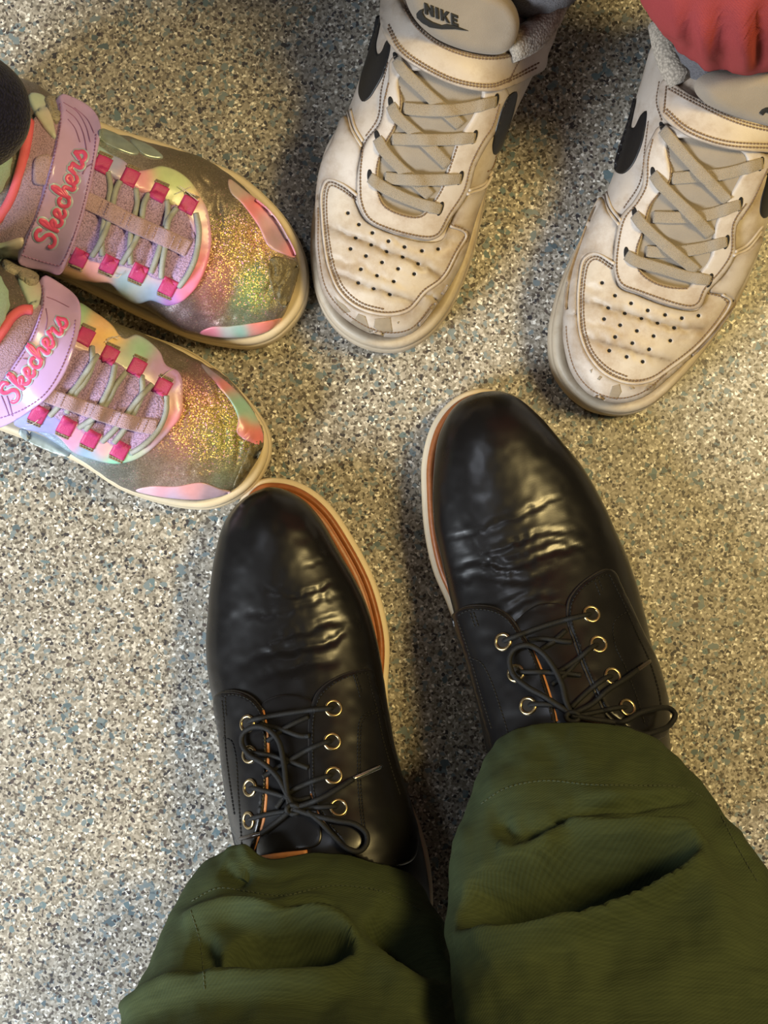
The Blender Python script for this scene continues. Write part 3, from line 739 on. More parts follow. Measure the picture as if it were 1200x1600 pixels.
# ------------------------------------------------------------------ white trainers
def ribbon_part(name, path, S, w, t, mat, parent, lift, step=4.0, it=5, add=True, label=None, taper=False):
    pth, N = drape(path, S.surf, lift, step, it)
    ww = np.full(len(pth), w)
    V, F = ribbon_geo(pth, N, ww, t)
    o = mk(name, V, F, mat, parent, label=label)
    if add: S.surf.add(V, F)
    return o
def holes_px(centres, r):            # small round holes, as pixel loops
    return [[(x + r * math.cos(k * math.pi / 4), y + r * 0.9 * math.sin(k * math.pi / 4)) for k in range(8)] for x, y in centres]
def tube_part(name, path, r, mat, parent, n=8, **k):
    V, F = tube_geo(path, r, n); return mk(name, V, F, mat, parent, **k)
def ring_tube(name, rings, mats, parent=None, n=96, nl=60, ex=0.9, disp=None, uvs=1.0, cap=False, inner=0.0, hem=None, **kw):
    """cloth tube: rings of (centre, half-width vector, front vector, back vector); inner = depth of the turned-in hem"""
    R = np.array([np.concatenate(r) for r in rings], float)
    s = np.r_[0, np.cumsum(np.linalg.norm(np.diff(R[:, :3] + R[:, 6:9], axis=0), axis=1))]
    u = spline(np.c_[R, s], n=nl)
    ph = np.arange(n) * 2 * math.pi / n
    c, sn = np.cos(ph), np.sin(ph); cs = np.sign(c) * np.abs(c) ** ex; ss = np.abs(sn) ** ex
    V = []; UV = []
    for q in u:
        C, L, Fr, Bk = q[:3], q[3:6], q[6:9], q[9:12]
        V.append(C + cs[:, None] * L + np.where(sn[:, None] >= 0, ss[:, None] * Fr, ss[:, None] * Bk))
        UV.append(np.c_[ph * 0.06, np.full(n, q[12])])
    V = np.vstack(V); UV = np.vstack(UV); F = gridfaces(nl, n, True)
    N = vnormals(V, F); k = n + n // 4
    if N[k] @ u[1][6:9] < 0: F = [f[::-1] for f in F]; N = -N
    if disp is not None:
        V = V + N * disp(proj(V), V, N, np.repeat(np.arange(nl) / (nl - 1), n))[:, None]
        N = vnormals(V, F)
    if hem is not None:              # uneven hem
        ax = u[8][:3] - u[0][:3]; ax = u[8][:3] + u[8][6:9] - u[0][:3] - u[0][6:9]; ax /= np.linalg.norm(ax)
        V = V + ax * (hem(proj(V)) * np.clip(1 - np.repeat(np.arange(nl), n) / (nl * .14), 0, 1))[:, None]
    if inner:                        # hem turned inwards
        V0 = V[:n]; C0 = u[0][:3]; ax = u[min(6, nl-1)][:3] - u[0][:3]; ax /= np.linalg.norm(ax)
        rad = V0 - V0.mean(0); rad /= np.linalg.norm(rad, axis=1)[:, None]
        off = len(V); flip = (F[0][0] != 0)
        for dz, dr in ((-.0012, .0010), (0, .0024), (inner, .0030)):
            V = np.vstack([V, V0 + ax * dz - rad * dr]); UV = np.vstack([UV, UV[:n]])
        idx = [list(range(n))] + [list(range(off + k * n, off + (k + 1) * n)) for k in range(3)]
        for a, b in zip(idx[:-1], idx[1:]):
            for j in range(n):
                f = (a[(j + 1) % n], a[j], b[j], b[(j + 1) % n]); F.append(f if not flip else f[::-1])
    if cap: F.append(tuple(range((nl - 1) * n, nl * n)))
    ring_tube.V, ring_tube.F = V, F
    return mk(name, V, F, mats, parent, uv=UV, **kw)
def pxring(L, Fp, Rp, back=1.0, backz=0.0):   # ring through three measured points: left edge, front, right edge (px, py, z)
    l, f, r = P(*L), P(*Fp), P(*Rp); C = (l + r) / 2
    b = -(f - C) * back; b[2] += backz
    return (C, (r - l) / 2, f - C, b)
def wring(c, w, fr, tilt=0.0, yaw=0.0):
    cy, sy = math.cos(yaw), math.sin(yaw)
    return (np.array(c, float), np.array([w * cy, w * sy, 0]), np.array([-fr * sy, fr * cy, tilt]), np.array([fr * sy, -fr * cy, -tilt]))

def white_shoe(g):
    S = Shoe('trainer', g['label'], g['toe'], g['heel'], 0.02, 'pair of scuffed white trainers')
    h = curve1([(-.01, .030), (0, .036), (.006, .045), (.015, .051), (.03, .056), (.05, .059), (.075, .065), (.10, .078), (.125, .092), (.145, .102), (.165, .106), (.19, .100), (.22, .09), (.26, .08)])
    zf = lambda a: .028 + .034 * sstep(.07, .16, a)
    crs = creases(g['creases'])
    S.upper(g['upper'], zf, h, .026, pw=.88, qw=.9, kb=.35, mat=MAT['white'], nst=220, nsec=120, name='upper', disp=lambda px, V: crs(px) * (V[:, 2] > .03) * sstep(.026, .04, V[:, 2]),
            dirt=lambda px, V: np.maximum(np.exp(-np.minimum(pdist(px, g['seam_l'])[0], pdist(px, g['seam_r'])[0]) / 5), .6 * np.exp(-np.clip(V[:, 2] - .026, 0, 1) / .003)))
    def sd(V, k):
        n = len(V) // k; d = np.full(len(V), .12); d[5 * n:6 * n] = .8; d[6 * n:] = .18; d[10 * n:] = .8; d[:n] = 1; return d
    S.sole('sole', g['sole'], .018, [(0, .003), (.002, .0008), (.005, 0), (.012, 0), (.0195, .0005), (.0205, .0016), (.0215, .0008), (.026, .0016), (.0275, .0030), (.0278, .0052), (.0255, .0075), (.025, .025)], MAT['sole_white'], dirt=sd)
    # toe box with punched holes, toe guard round it, lace stay on top
    tb = panel('toe_box', g['toe_box'], S.surf, .0010, MAT['toe'], S.root, holes=holes_px(g['perf'], 3.1), grid=3.6, edge=2.2, dirtw=5, lines=g['crease_dirt'], onto=S.base)
    for x, y in g['perf']:
        hp, n = S.base.cast(x, y); mk('perforation', *disc_geo(hp + n * .0003, n, .0016), MAT['hole'], tb)
    tgd = panel('toe_guard', g['guard'], S.surf, .0022, MAT['white'], S.root, grid=4, edge=2.6, onto=S.base, dirtw=4.5, m0=.15)
    for pl in g['scuffs']:
        panel('scuff', pl, S.surf, .0002, MAT['scuff'], tgd, grid=2.5, edge=1, lift=.0001, smooth_out=False, dirtw=0)
    th = spline(g['throat'], step=4.5, closed=True)
    tn = panel('tongue', g['tongue_in'], S.surf, .0012, MAT['tongue'], S.root, grid=6, edge=3, onto=S.base, dirtw=0,
               disp=lambda px: .0016 * np.sin(px[:, 1] / 9.0) * 0.5)
    st = panel('lace_stay', g['stay'], S.surf, .0034, MAT['white'], S.root, holes=[th], grid=4.5, edge=2.8, onto=S.base, dirtw=4.5)
    gl = [tuple(p) for p in g['guard']]; rl_ = gl[gl.index(g['rand'][0]):gl.index(g['rand'][1]) + 1]
    ribbon_part('seam', rl_, S, .0017, .0007, MAT['white'], tgd, .0002, add=False)
    S.stitch('stitching', [spline(l, step=3) for l in g['st_guard']], MAT['thread_tan'], tgd, slen=3.4, gap=2.0, r=.0005, lift=.00005)
    S.stitch('stitching', [spline(l, step=3) for l in g['st_stay']], MAT['thread_tan'], st, slen=3.4, gap=2.0, r=.0005, lift=.00005)
    for l in g['quarter_seams']:     # doubled seam of the quarter
        ribbon_part('seam', l, S, .0016, .0007, MAT['white'], S.up, .0003, add=False)
    if g['st_quarter']: S.stitch('stitching', g['st_quarter'], MAT['thread_tan'], S.up, slen=3.4, gap=2.0, r=.00048, lift=.0)
    for pl in g['ticks']:
        panel('side_emblem', pl, S.surf, .0007, MAT['tick'], S.root, grid=4, edge=1.6, smooth_out=True, dirtw=0, add=False, label='black curved tick on the side')
    def sl(x, y, ang, w, l):
        c, s = math.cos(ang), math.sin(ang); pts = []
        for k in range(12):
            a = k * math.pi / 6; u, v = l * math.cos(a), w * math.sin(a); pts.append((x + u * c - v * s, y + u * s + v * c))
        return pts
    for x, y, ang in g['slits']:
        panel('lace_slit', sl(x, y, ang, 4.2, 12), S.surf, .0003, MAT['hole'], st, grid=3, edge=1, dirtw=0, add=False)
    for seg in g['laces']:
        ribbon_part('lace', l3(seg, .0016), S, g['lace_w'], .0008, MAT['lace'], S.root, 0)
    # strap over the tongue
    sp = panel('strap', g['strap'], S.surf, .0034, MAT['white'], S.root, grid=5, edge=2.8, dirtw=3, lift=.0008, taut=60)
    S.stitch('stitching', g['st_strap'], MAT['thread_tan'], sp, slen=3.4, gap=2.0, r=.0005, lift=.00005)
    f0 = g['tongue_plane']
    def plane(x, y):
        z = f0[0] + (f0[1] - y) * f0[2] + (x - f0[4]) * f0[5]; n = np.array(f0[3], float); n /= np.linalg.norm(n); return P(x, y, z), n
    tt = panel('tongue_top', g['tongue_top'], S.surf, .010, MAT['tongue'], S.root, grid=5, edge=16, m0=.1, fn=plane, dirtw=0)
    for pl in g['tongue_marks']:
        panel('embroidered_emblem', pl, S.surf, .0007, MAT['embroid'], tt, grid=2.2, edge=1.0, smooth_out=False, dirtw=0, add=False, label='black embroidered lettering and tick')
    for k, (pts, r) in enumerate(g['collar']):
        pth = spline(np.array([P(*p) for p in pts]), step=.003)
        tube_part('collar_lining', pth, r, MAT['lining'], S.root, 14, label='fuzzy beige collar lining')
    return S

# capital letters of the tongue mark, unit square, leaning
LET = {'N': [[(0, 0), (.32, 0), (.60, .50), (.60, 0), (.92, 0), (.92, 1), (.60, 1), (.32, .50), (.32, 1), (0, 1)]],
       'I': [[(0, 0), (.8, 0), (.8, 1), (0, 1)]],
       'K': [[(0, 0), (.3, 0), (.3, .38), (.6, 0), (.95, 0), (.55, .5), (.95, 1), (.6, 1), (.3, .62), (.3, 1), (0, 1)]],
       'E': [[(0, 0), (.8, 0), (.8, .24), (.3, .24), (.3, .39), (.7, .39), (.7, .61), (.3, .61), (.3, .76), (.8, .76), (.8, 1), (0, 1)]]}
def word(txt, o, u, v, adv, shear=.22):
    out = []; x = 0
    for ch, w in zip(txt, adv):
        for pl in LET[ch]:
            out.append([tuple(np.array(o) + np.array(u) * (x + px_ * w + shear * (1 - py_)) + np.array(v) * py_) for px_, py_ in pl])
        x += w + .06
    return out

W1 = dict(label='scuffed white trainer with lettered tongue, standing between the glitter trainer and its twin', toe=(612, 548), heel=(772, -62),
    upper=[(497, 330), (496, 400), (508, 458), (543, 498), (595, 523), (641, 519), (680, 476), (719, 411), (747, 323), (767, 269), (780, 235), (808, 168), (843, 93), (864, 36), (878, 0), (885, -60), (850, -125), (770, -145), (700, -115), (640, -60), (601, 0), (588, 43), (563, 118), (542, 179), (507, 247)],
    sole=[(487, 340), (485, 412), (497, 470), (524, 513), (567, 541), (620, 548), (663, 530), (699, 491), (735, 412), (757, 323), (768, 262), (790, 190), (815, 110), (838, 40), (848, -20), (835, -75), (790, -100), (735, -85), (690, -30), (650, 45), (610, 110), (572, 175), (528, 245), (500, 290)],
    seam_l=[(543, 172), (549, 201), (566, 229)], seam_r=[(728, 301), (757, 290), (769, 272)],
    perf=[(544, 333), (561, 351), (582, 364), (607, 377), (632, 386), (659, 392), (684, 389), (556, 372), (580, 383), (604, 393), (629, 402), (653, 412), (548, 389), (572, 400), (597, 410), (622, 420), (647, 428), (564, 421), (589, 431), (615, 440), (560, 442), (584, 451), (609, 460)],
    creases=[([(508, 354), (556, 371), (604, 392), (653, 411), (690, 433)], 5, .0014), ([(516, 408), (560, 415), (600, 432), (640, 445)], 6, .0007), ([(518, 425), (560, 441), (610, 459), (655, 474)], 5, .0010), ([(680, 395), (700, 380), (720, 372)], 5, .0008), ([(600, 362), (620, 375), (630, 390)], 3, .0005), ([(690, 476), (670, 465), (655, 462)], 3.5, .001), ([(505, 410), (520, 405), (535, 408)], 4, .0008)],
    crease_dirt=[[(508, 354), (556, 371), (604, 392), (653, 411), (690, 433)], [(518, 425), (560, 441), (610, 459), (655, 474)]],
    toe_box=[(545, 288), (515, 275), (500, 300), (500, 341), (505, 392), (511, 421), (528, 459), (558, 484), (603, 496), (640, 489), (663, 467), (696, 438), (719, 396), (733, 364), (706, 345), (690, 374), (665, 378), (613, 366), (572, 346), (556, 318)],
    guard=[(541, 181), (520, 224), (505, 255), (497, 300), (496, 340), (497, 400), (509, 458), (545, 498), (595, 522), (641, 518), (679, 476), (718, 411), (744, 330), (762, 278), (757, 290), (729, 302), (706, 341), (703, 353), (722, 359), (729, 366), (714, 394), (692, 434), (664, 456), (638, 484), (603, 491), (560, 480), (531, 455), (515, 419), (509, 391), (504, 341), (504, 297), (513, 281), (534, 287), (558, 305), (562, 265), (566, 229), (550, 203)],
    scuffs=[[(522, 463), (530, 471), (539, 477), (548, 487), (537, 489), (530, 481)], [(560, 490), (571, 494), (577, 513), (579, 519), (566, 515), (548, 503), (555, 498)], [(586, 498), (610, 496), (613, 518), (592, 518), (584, 511)], [(579, 512), (584, 513), (582, 518), (578, 517)], [(620, 503), (624, 502), (622, 506)]],
    throat=[(628, 120), (629, 168), (619, 200), (602, 230), (592, 265), (594, 300), (602, 318), (625, 331), (655, 335), (672, 318), (687, 294), (703, 249), (712, 222), (735, 183), (752, 145), (740, 125), (690, 110)],
    tongue_in=[(618, 110), (618, 200), (590, 245), (586, 300), (600, 325), (630, 338), (665, 340), (690, 300), (712, 230), (745, 180), (765, 140), (740, 110), (680, 95)],
    stay=[(616, 92), (610, 125), (604, 150), (597, 190), (575, 220), (563, 255), (559, 290), (561, 318), (574, 344), (613, 363), (645, 371), (671, 375), (686, 369), (703, 340), (728, 301), (740, 258), (758, 222), (772, 200), (783, 165), (790, 143), (770, 120), (720, 100), (670, 80)],
    st_guard=[[(556, 309), (534, 292), (514, 285), (508, 298), (507, 341), (513, 391), (519, 419), (534, 453), (562, 477), (603, 488), (637, 481), (661, 454), (689, 433), (711, 393), (726, 368)], [(556, 313), (533, 296), (517, 290), (512, 300), (511, 341), (517, 391), (523, 418), (538, 450), (565, 473), (603, 484)],
              [(704, 351), (722, 357), (732, 366), (728, 378)], [(497, 325), (499, 400), (512, 455), (547, 494), (595, 518), (640, 514), (676, 474)]],
    st_stay=[[(607, 130), (600, 160), (594, 192), (571, 222), (564, 258), (563, 290), (565, 316), (577, 341), (614, 359), (671, 370), (684, 365), (700, 337), (724, 299), (736, 257), (754, 221), (769, 198), (780, 163)],
             [(624, 135), (625, 168), (615, 199), (598, 230), (588, 265), (590, 300), (599, 321), (624, 335), (657, 339), (676, 320), (691, 296), (707, 251), (716, 224)]],
    quarter_seams=[[(543, 174), (550, 203), (565, 229)], [(548, 172), (555, 200), (567, 221)], [(730, 303), (757, 293), (769, 275)], [(733, 297), (757, 287), (770, 268)]],
    st_quarter=[[(776, 238), (770, 262), (757, 270)], [(606, 98), (596, 140), (590, 185), (570, 215)]],
    ticks=[[(561, 148), (563, 125), (574, 88), (586, 50), (592, 25), (596, 24), (592, 50), (588, 72), (591, 86), (597, 80), (603, 66), (608, 61), (610, 74), (606, 95), (599, 118), (588, 138), (577, 154), (567, 159)],
           [(807, 143), (803, 172), (793, 204), (780, 236), (772, 242), (769, 229), (775, 201), (785, 168), (797, 147)]],
    rand=((703, 353), (558, 305)), slits=[(620, 92, 1.15), (611, 162, 1.4), (590, 214, 1.3), (578, 276, 1.5), (775, 157, 1.8), (741, 214, 1.9), (719, 278, 1.9), (688, 326, 1.9)], lace_w=.0066,
    laces=[[(620, 92, -.0005), (628, 108), (655, 135), (690, 168), (720, 196, .0004)], [(611, 164, -.0005), (620, 182), (645, 205), (672, 230), (700, 258, .0004)], [(590, 216, -.0005), (600, 235), (625, 262), (650, 285), (672, 306, .0004)],
           [(631, 169, .0006), (660, 172), (705, 172), (745, 166), (775, 158, -.0005)], [(613, 217, .0006), (650, 218), (700, 218), (742, 215, -.0005)], [(602, 278, .0006), (640, 281), (690, 281), (720, 279, -.0005)],
           [(578, 277, -.0005), (595, 290), (630, 308), (665, 321), (689, 327, -.0005)]],
    strap=[(602, -25), (601, 5), (603, 48), (622, 83), (663, 112), (714, 134), (767, 141), (793, 133), (826, 116), (846, 104), (862, 40), (850, 50), (828, 70), (785, 83), (739, 82), (685, 63), (649, 33), (632, 2), (628, -25)],
    st_strap=[[(633, 8), (652, 37), (687, 67), (740, 86), (785, 87), (826, 75)], [(631, 14), (650, 42), (686, 71), (740, 90), (785, 91), (824, 80)], [(606, 45), (625, 79), (665, 107), (714, 129), (767, 136), (792, 128), (840, 105)], [(607, 39), (627, 74), (667, 103), (715, 125), (767, 132), (792, 124), (842, 98)], [(822, 78), (808, 100), (793, 132)]],
    tongue_top=[(630, -40), (634, 0), (650, 32), (685, 62), (739, 81), (782, 82), (800, 68), (811, 40), (806, 12), (790, -8), (740, -30), (680, -45)], tongue_plane=(.101, 82, .00030, (.12, -.55, .85), 700, -.00000),
    tongue_marks=word('NIKE', (661, 3), (16.5, 6.4), (2.6, 18), (.98, .42, .94, .86), .1) + [[(662, 13), (655, 16), (651, 21), (652, 27), (660, 35), (672, 42), (690, 45), (712, 45), (732, 48), (712, 40), (698, 37), (690, 39), (676, 34), (665, 27), (661, 20)]],
    collar=[([(796, 74, .1), (815, 66, .098), (838, 50, .094), (858, 20, .09), (872, -20, .085)], .0085)])
S1 = white_shoe(W1)
W2 = dict(label='scuffed white trainer standing under the red trouser leg', toe=(962, 648), heel=(1190, 70),
    upper=[(881, 507), (882, 536), (896, 584), (923, 616), (964, 628), (1004, 620), (1045, 588), (1094, 540), (1143, 474), (1176, 410), (1200, 342), (1230, 270), (1262, 190), (1275, 120), (1262, 40), (1215, -15), (1150, -30), (1085, -10), (1032, 45), (1013, 103), (992, 170), (968, 250), (945, 305), (908, 379), (887, 441)],
    sole=[(859, 544), (861, 503), (877, 441), (905, 379), (946, 310), (985, 240), (1020, 160), (1060, 80), (1110, 20), (1165, 0), (1215, 20), (1240, 80), (1240, 150), (1222, 240), (1200, 330), (1188, 375), (1170, 437), (1145, 487), (1108, 540), (1063, 594), (1017, 635), (980, 648), (951, 647), (918, 637), (885, 610), (865, 577)],
    seam_l=[(943, 305), (951, 330), (968, 350)], seam_r=[(1145, 396), (1168, 385), (1190, 359)],
    perf=[(941, 442), (961, 462), (986, 474), (1012, 485), (1039, 492), (1065, 497), (1091, 493), (950.5, 481), (976, 490), (1002, 498), (1027, 505), (1053, 512.5), (944, 498.5), (969, 508), (995, 517), (1021, 525), (1047, 532), (961, 526.6), (988, 536), (1014, 545.6), (952, 548), (979, 557.5), (1004, 565)],
    creases=[([(912, 470), (950, 480), (1002, 496), (1053, 511), (1095, 512)], 5, .0014), ([(908, 525), (950, 536), (1000, 552), (1045, 562)], 6, .0008), ([(915, 505), (945, 510), (975, 522)], 5, .0007), ([(905, 440), (925, 450), (945, 452)], 5, .0007), ([(1060, 530), (1090, 520), (1115, 505)], 4, .0006), ([(878, 480), (895, 490), (912, 492)], 4, .001)],
    crease_dirt=[[(912, 470), (950, 480), (1002, 496), (1053, 511), (1095, 512)], [(908, 525), (950, 536), (1000, 552), (1045, 562)]],
    toe_box=[(960, 408), (931, 390), (910, 400), (901, 437), (899, 487), (904, 526), (918, 561), (945, 589), (984, 603), (1019, 599), (1053, 577), (1091, 548), (1125, 509), (1149, 468), (1130, 453), (1105, 450), (1092, 482), (1079, 486), (1038, 478), (997, 462), (966, 448)],
    guard=[(942, 308), (908, 379), (888, 441), (883, 507), (884, 536), (897, 583), (924, 614), (964, 626), (1003, 618), (1044, 587), (1092, 540), (1141, 474), (1174, 410), (1190, 368), (1168, 388), (1146, 398), (1131, 425), (1106, 454), (1129, 460), (1142, 469), (1120, 507), (1087, 544), (1050, 573), (1017, 594), (984, 598), (947, 584), (922, 557), (908, 524), (904, 487), (906, 437), (914, 404), (931, 396), (960, 412), (962, 385), (968, 350), (951, 330)],
    scuffs=[[(951, 622), (957, 603), (968, 600), (971, 612), (964, 624)], [(1007, 606), (1013, 600), (1025, 600), (1020, 608), (1008, 611)], [(983, 605), (989, 604), (992, 607), (986, 608)], [(933, 592), (937, 587), (941, 589), (937, 594)], [(922, 578), (926, 576), (924, 583)]],
    throat=[(1048, 222), (1050, 280), (1035, 300), (1018, 322), (1008, 360), (998, 392), (1001, 420), (1021, 437), (1050, 446), (1075, 447), (1088, 430), (1110, 397), (1117, 350), (1140, 302), (1165, 250), (1150, 232), (1100, 218)],
    tongue_in=[(1038, 210), (1040, 285), (1005, 330), (990, 392), (998, 430), (1030, 448), (1080, 454), (1115, 405), (1125, 350), (1150, 305), (1178, 250), (1150, 222), (1090, 200)],
    stay=[(1035, 198), (1024, 212), (1010, 247), (1006, 289), (992, 315), (973, 338), (964, 371), (960, 425), (969, 447), (997, 459), (1038, 475), (1079, 483), (1093, 478), (1104, 455), (1130, 425), (1146, 396), (1150, 350), (1171, 318), (1188, 280), (1202, 250), (1170, 228), (1110, 210)],
    st_guard=[[(958, 416), (931, 401), (917, 408), (910, 437), (908, 487), (912, 524), (925, 555), (949, 580), (984, 594), (1016, 590), (1048, 569), (1084, 541), (1117, 504), (1139, 470)], [(956, 420), (931, 405), (921, 411), (914, 438), (912, 487), (916, 522), (928, 552), (952, 576), (984, 590)],
              [(1106, 458), (1128, 464), (1137, 474)], [(885, 510), (887, 535), (900, 580), (926, 610), (964, 622), (1001, 614), (1041, 584)]],
    st_stay=[[(1020, 218), (1013, 248), (1010, 290), (996, 317), (977, 340), (968, 372), (964, 424), (972, 443), (998, 454), (1079, 478), (1090, 473), (1100, 452), (1126, 422), (1142, 395), (1146, 349), (1167, 316)],
             [(1044, 232), (1046, 281), (1031, 300), (1014, 323), (1004, 361), (994, 392), (998, 422), (1020, 441), (1050, 450), (1076, 451)]],
    quarter_seams=[[(943, 305), (951, 330), (967, 351)], [(948, 301), (956, 326), (970, 344)], [(1146, 399), (1168, 389), (1190, 362)], [(1149, 393), (1168, 382), (1192, 353)]],
    st_quarter=[[(1013, 190), (1008, 230), (1000, 285), (975, 325)], [(1199, 264), (1178, 310), (1156, 345)], [(1030, 128), (1026, 160), (1034, 188)]],
    ticks=[[(962, 268), (961, 254), (972, 217), (984, 180), (991, 153), (994, 155), (990, 180), (987, 200), (991, 200), (1002, 180), (1010, 173), (1010, 190), (1002, 229), (986, 262), (972, 272)],
           [(1203, 262), (1195, 290), (1188, 316), (1188, 335), (1194, 341), (1205, 330), (1220, 280), (1225, 250), (1215, 245)]],
    rand=((1129, 460), (960, 412)), slits=[(1036, 201, 1.2), (1021, 272, 1.4), (992, 334, 1.4), (979, 397, 1.5), (1189, 256, 1.8), (1156, 319, 1.8), (1135, 378, 1.8), (1109, 438, 1.9)], lace_w=.0066,
    laces=[[(1050, 279, .0006), (1085, 276), (1130, 272), (1165, 263), (1191, 255, -.0005)], [(1021, 339, .0006), (1060, 340), (1105, 336), (1157, 319, -.0005)], [(1010, 393, .0006), (1050, 394), (1095, 388), (1136, 377, -.0005)],
           [(1036, 202, -.0005), (1048, 218), (1080, 255), (1110, 286), (1137, 314, .0004)], [(1021, 272, -.0005), (1032, 288), (1062, 318), (1090, 345), (1111, 367, .0004)], [(992, 335, -.0005), (1003, 350), (1035, 380), (1062, 402), (1088, 423, .0004)],
           [(979, 398, -.0005), (995, 408), (1035, 420), (1075, 432), (1110, 438, -.0005)]],
    strap=[(1042, 128), (1087, 152), (1149, 180), (1200, 193), (1260, 196), (1262, 236), (1200, 238), (1129, 232), (1071, 211), (1038, 183), (1034, 160)],
    st_strap=[[(1044, 134), (1088, 158), (1149, 186), (1200, 199), (1230, 201)], [(1044, 139), (1088, 163), (1149, 191), (1200, 204), (1230, 206)], [(1040, 177), (1073, 205), (1130, 226), (1200, 231), (1230, 231)], [(1041, 171), (1074, 199), (1131, 220), (1200, 225), (1230, 225)], [(1041, 135), (1037, 178)]],
    tongue_top=[(1086, 140), (1089, 127), (1110, 114), (1150, 108), (1200, 106), (1250, 112), (1262, 150), (1262, 196), (1200, 196), (1149, 182), (1098, 158)], tongue_plane=(.101, 190, .00028, (.25, -.55, .80), 1150, -.00002),
    tongue_marks=[[(1186, 176), (1190, 171), (1196, 168), (1204, 167), (1212, 172), (1230, 180), (1206, 178), (1196, 175), (1192, 180)]],
    collar=[([(1034, 40, .09), (1040, 70, .094), (1050, 100, .097), (1066, 126, .10)], .0075)])
S2 = white_shoe(W2)

# ------------------------------------------------------------------ glitter trainers
def blobs(lst, base, seed=0, wob=10):
    def f(px):
        q = np.asarray(px, float) + wob * np.stack([noise2(px, 1 / 22., seed) - .5, noise2(px, 1 / 22., seed + 5) - .5], -1) * 2
        W = np.full(len(q), .12); C = np.tile(np.array(base) * .12, (len(q), 1))
        for x, y, r, c in lst:
            w = np.exp(-((q[:, 0] - x) ** 2 + (q[:, 1] - y) ** 2) / r ** 2); W += w; C += w[:, None] * np.array(c)
        return C / W[:, None]
    return f
def stroke_geo(path, w, surf, lift, t=.0004):     # a brushed stroke of print: round-ended, width w in pixels
    pts = spline(path, step=1.4); n = len(pts)
    T = np.gradient(pts, axis=0); T /= np.maximum(np.linalg.norm(T, axis=1), 1e-9)[:, None]; B = np.stack([-T[:, 1], T[:, 0]], -1)
    u = np.minimum(np.arange(n), np.arange(n)[::-1]) * 1.4; ww = w / 2 * np.sqrt(np.clip(1 - (1 - np.clip(u / (w / 2), 0.12, 1)) ** 2, 0, 1))
    cols = [(-1, 0), (-.8, 1), (0, 1.15), (.8, 1), (1, 0)]; V = []
    for i in range(n):
        for a, hgt in cols:
            x, y = pts[i] + B[i] * ww[i] * a; p, nr = surf.cast(x, y); V.append(p + nr * (lift + t * hgt))
    F = gridfaces(n, 5, flip=True); V = np.array(V)
    if vnormals(V, F)[len(V) // 2, 2] < 0: F = [f[::-1] for f in F]
    return V, F
WORD = [[(12, 15.5), (10, 19), (6, 19.5), (3, 16.5), (4.5, 13), (9, 10), (10.5, 6), (8, 1.5), (4, .5), (1, 2.5), (1, 5.5)],
        [(15.5, 8), (19.5, 17), (18.5, 20), (16.5, 15), (15.5, 7), (15, 0)], [(16, 5.5), (20, 10), (22.5, 9), (20.5, 6), (17, 5)], [(18, 5), (20.5, 1), (23.5, .5), (26, 3)],
        [(26, 3.5), (30.5, 6), (31.5, 9), (29, 10.3), (26.5, 6.5), (27, 1.8), (30, 0), (34, 3)],
        [(42.5, 8), (40.5, 10.2), (37, 8.5), (36, 4), (38, .4), (41.5, .5), (45.5, 4)],
        [(44.5, 5), (49, 16), (48.5, 20), (46, 15), (44.7, 7), (44.3, 0)], [(45, 4), (49, 9.5), (51.5, 9.5), (51.5, 5), (51.5, 1), (53.5, 0), (56, 3)],
        [(56, 3.5), (60.5, 6), (61.5, 9), (59, 10.3), (56.5, 6.5), (57, 1.8), (60, 0), (64, 3)],
        [(64, 3), (66.5, 9), (67.5, 11.5), (68.5, 9.2), (72, 9.6), (71, 5), (71, 1.2), (73.5, 0), (77, 3.5)],
        [(77, 3.5), (80.5, 9), (81.5, 11), (82.5, 7.5), (84, 4), (82, .5), (78, .6), (77, 2.8)]]

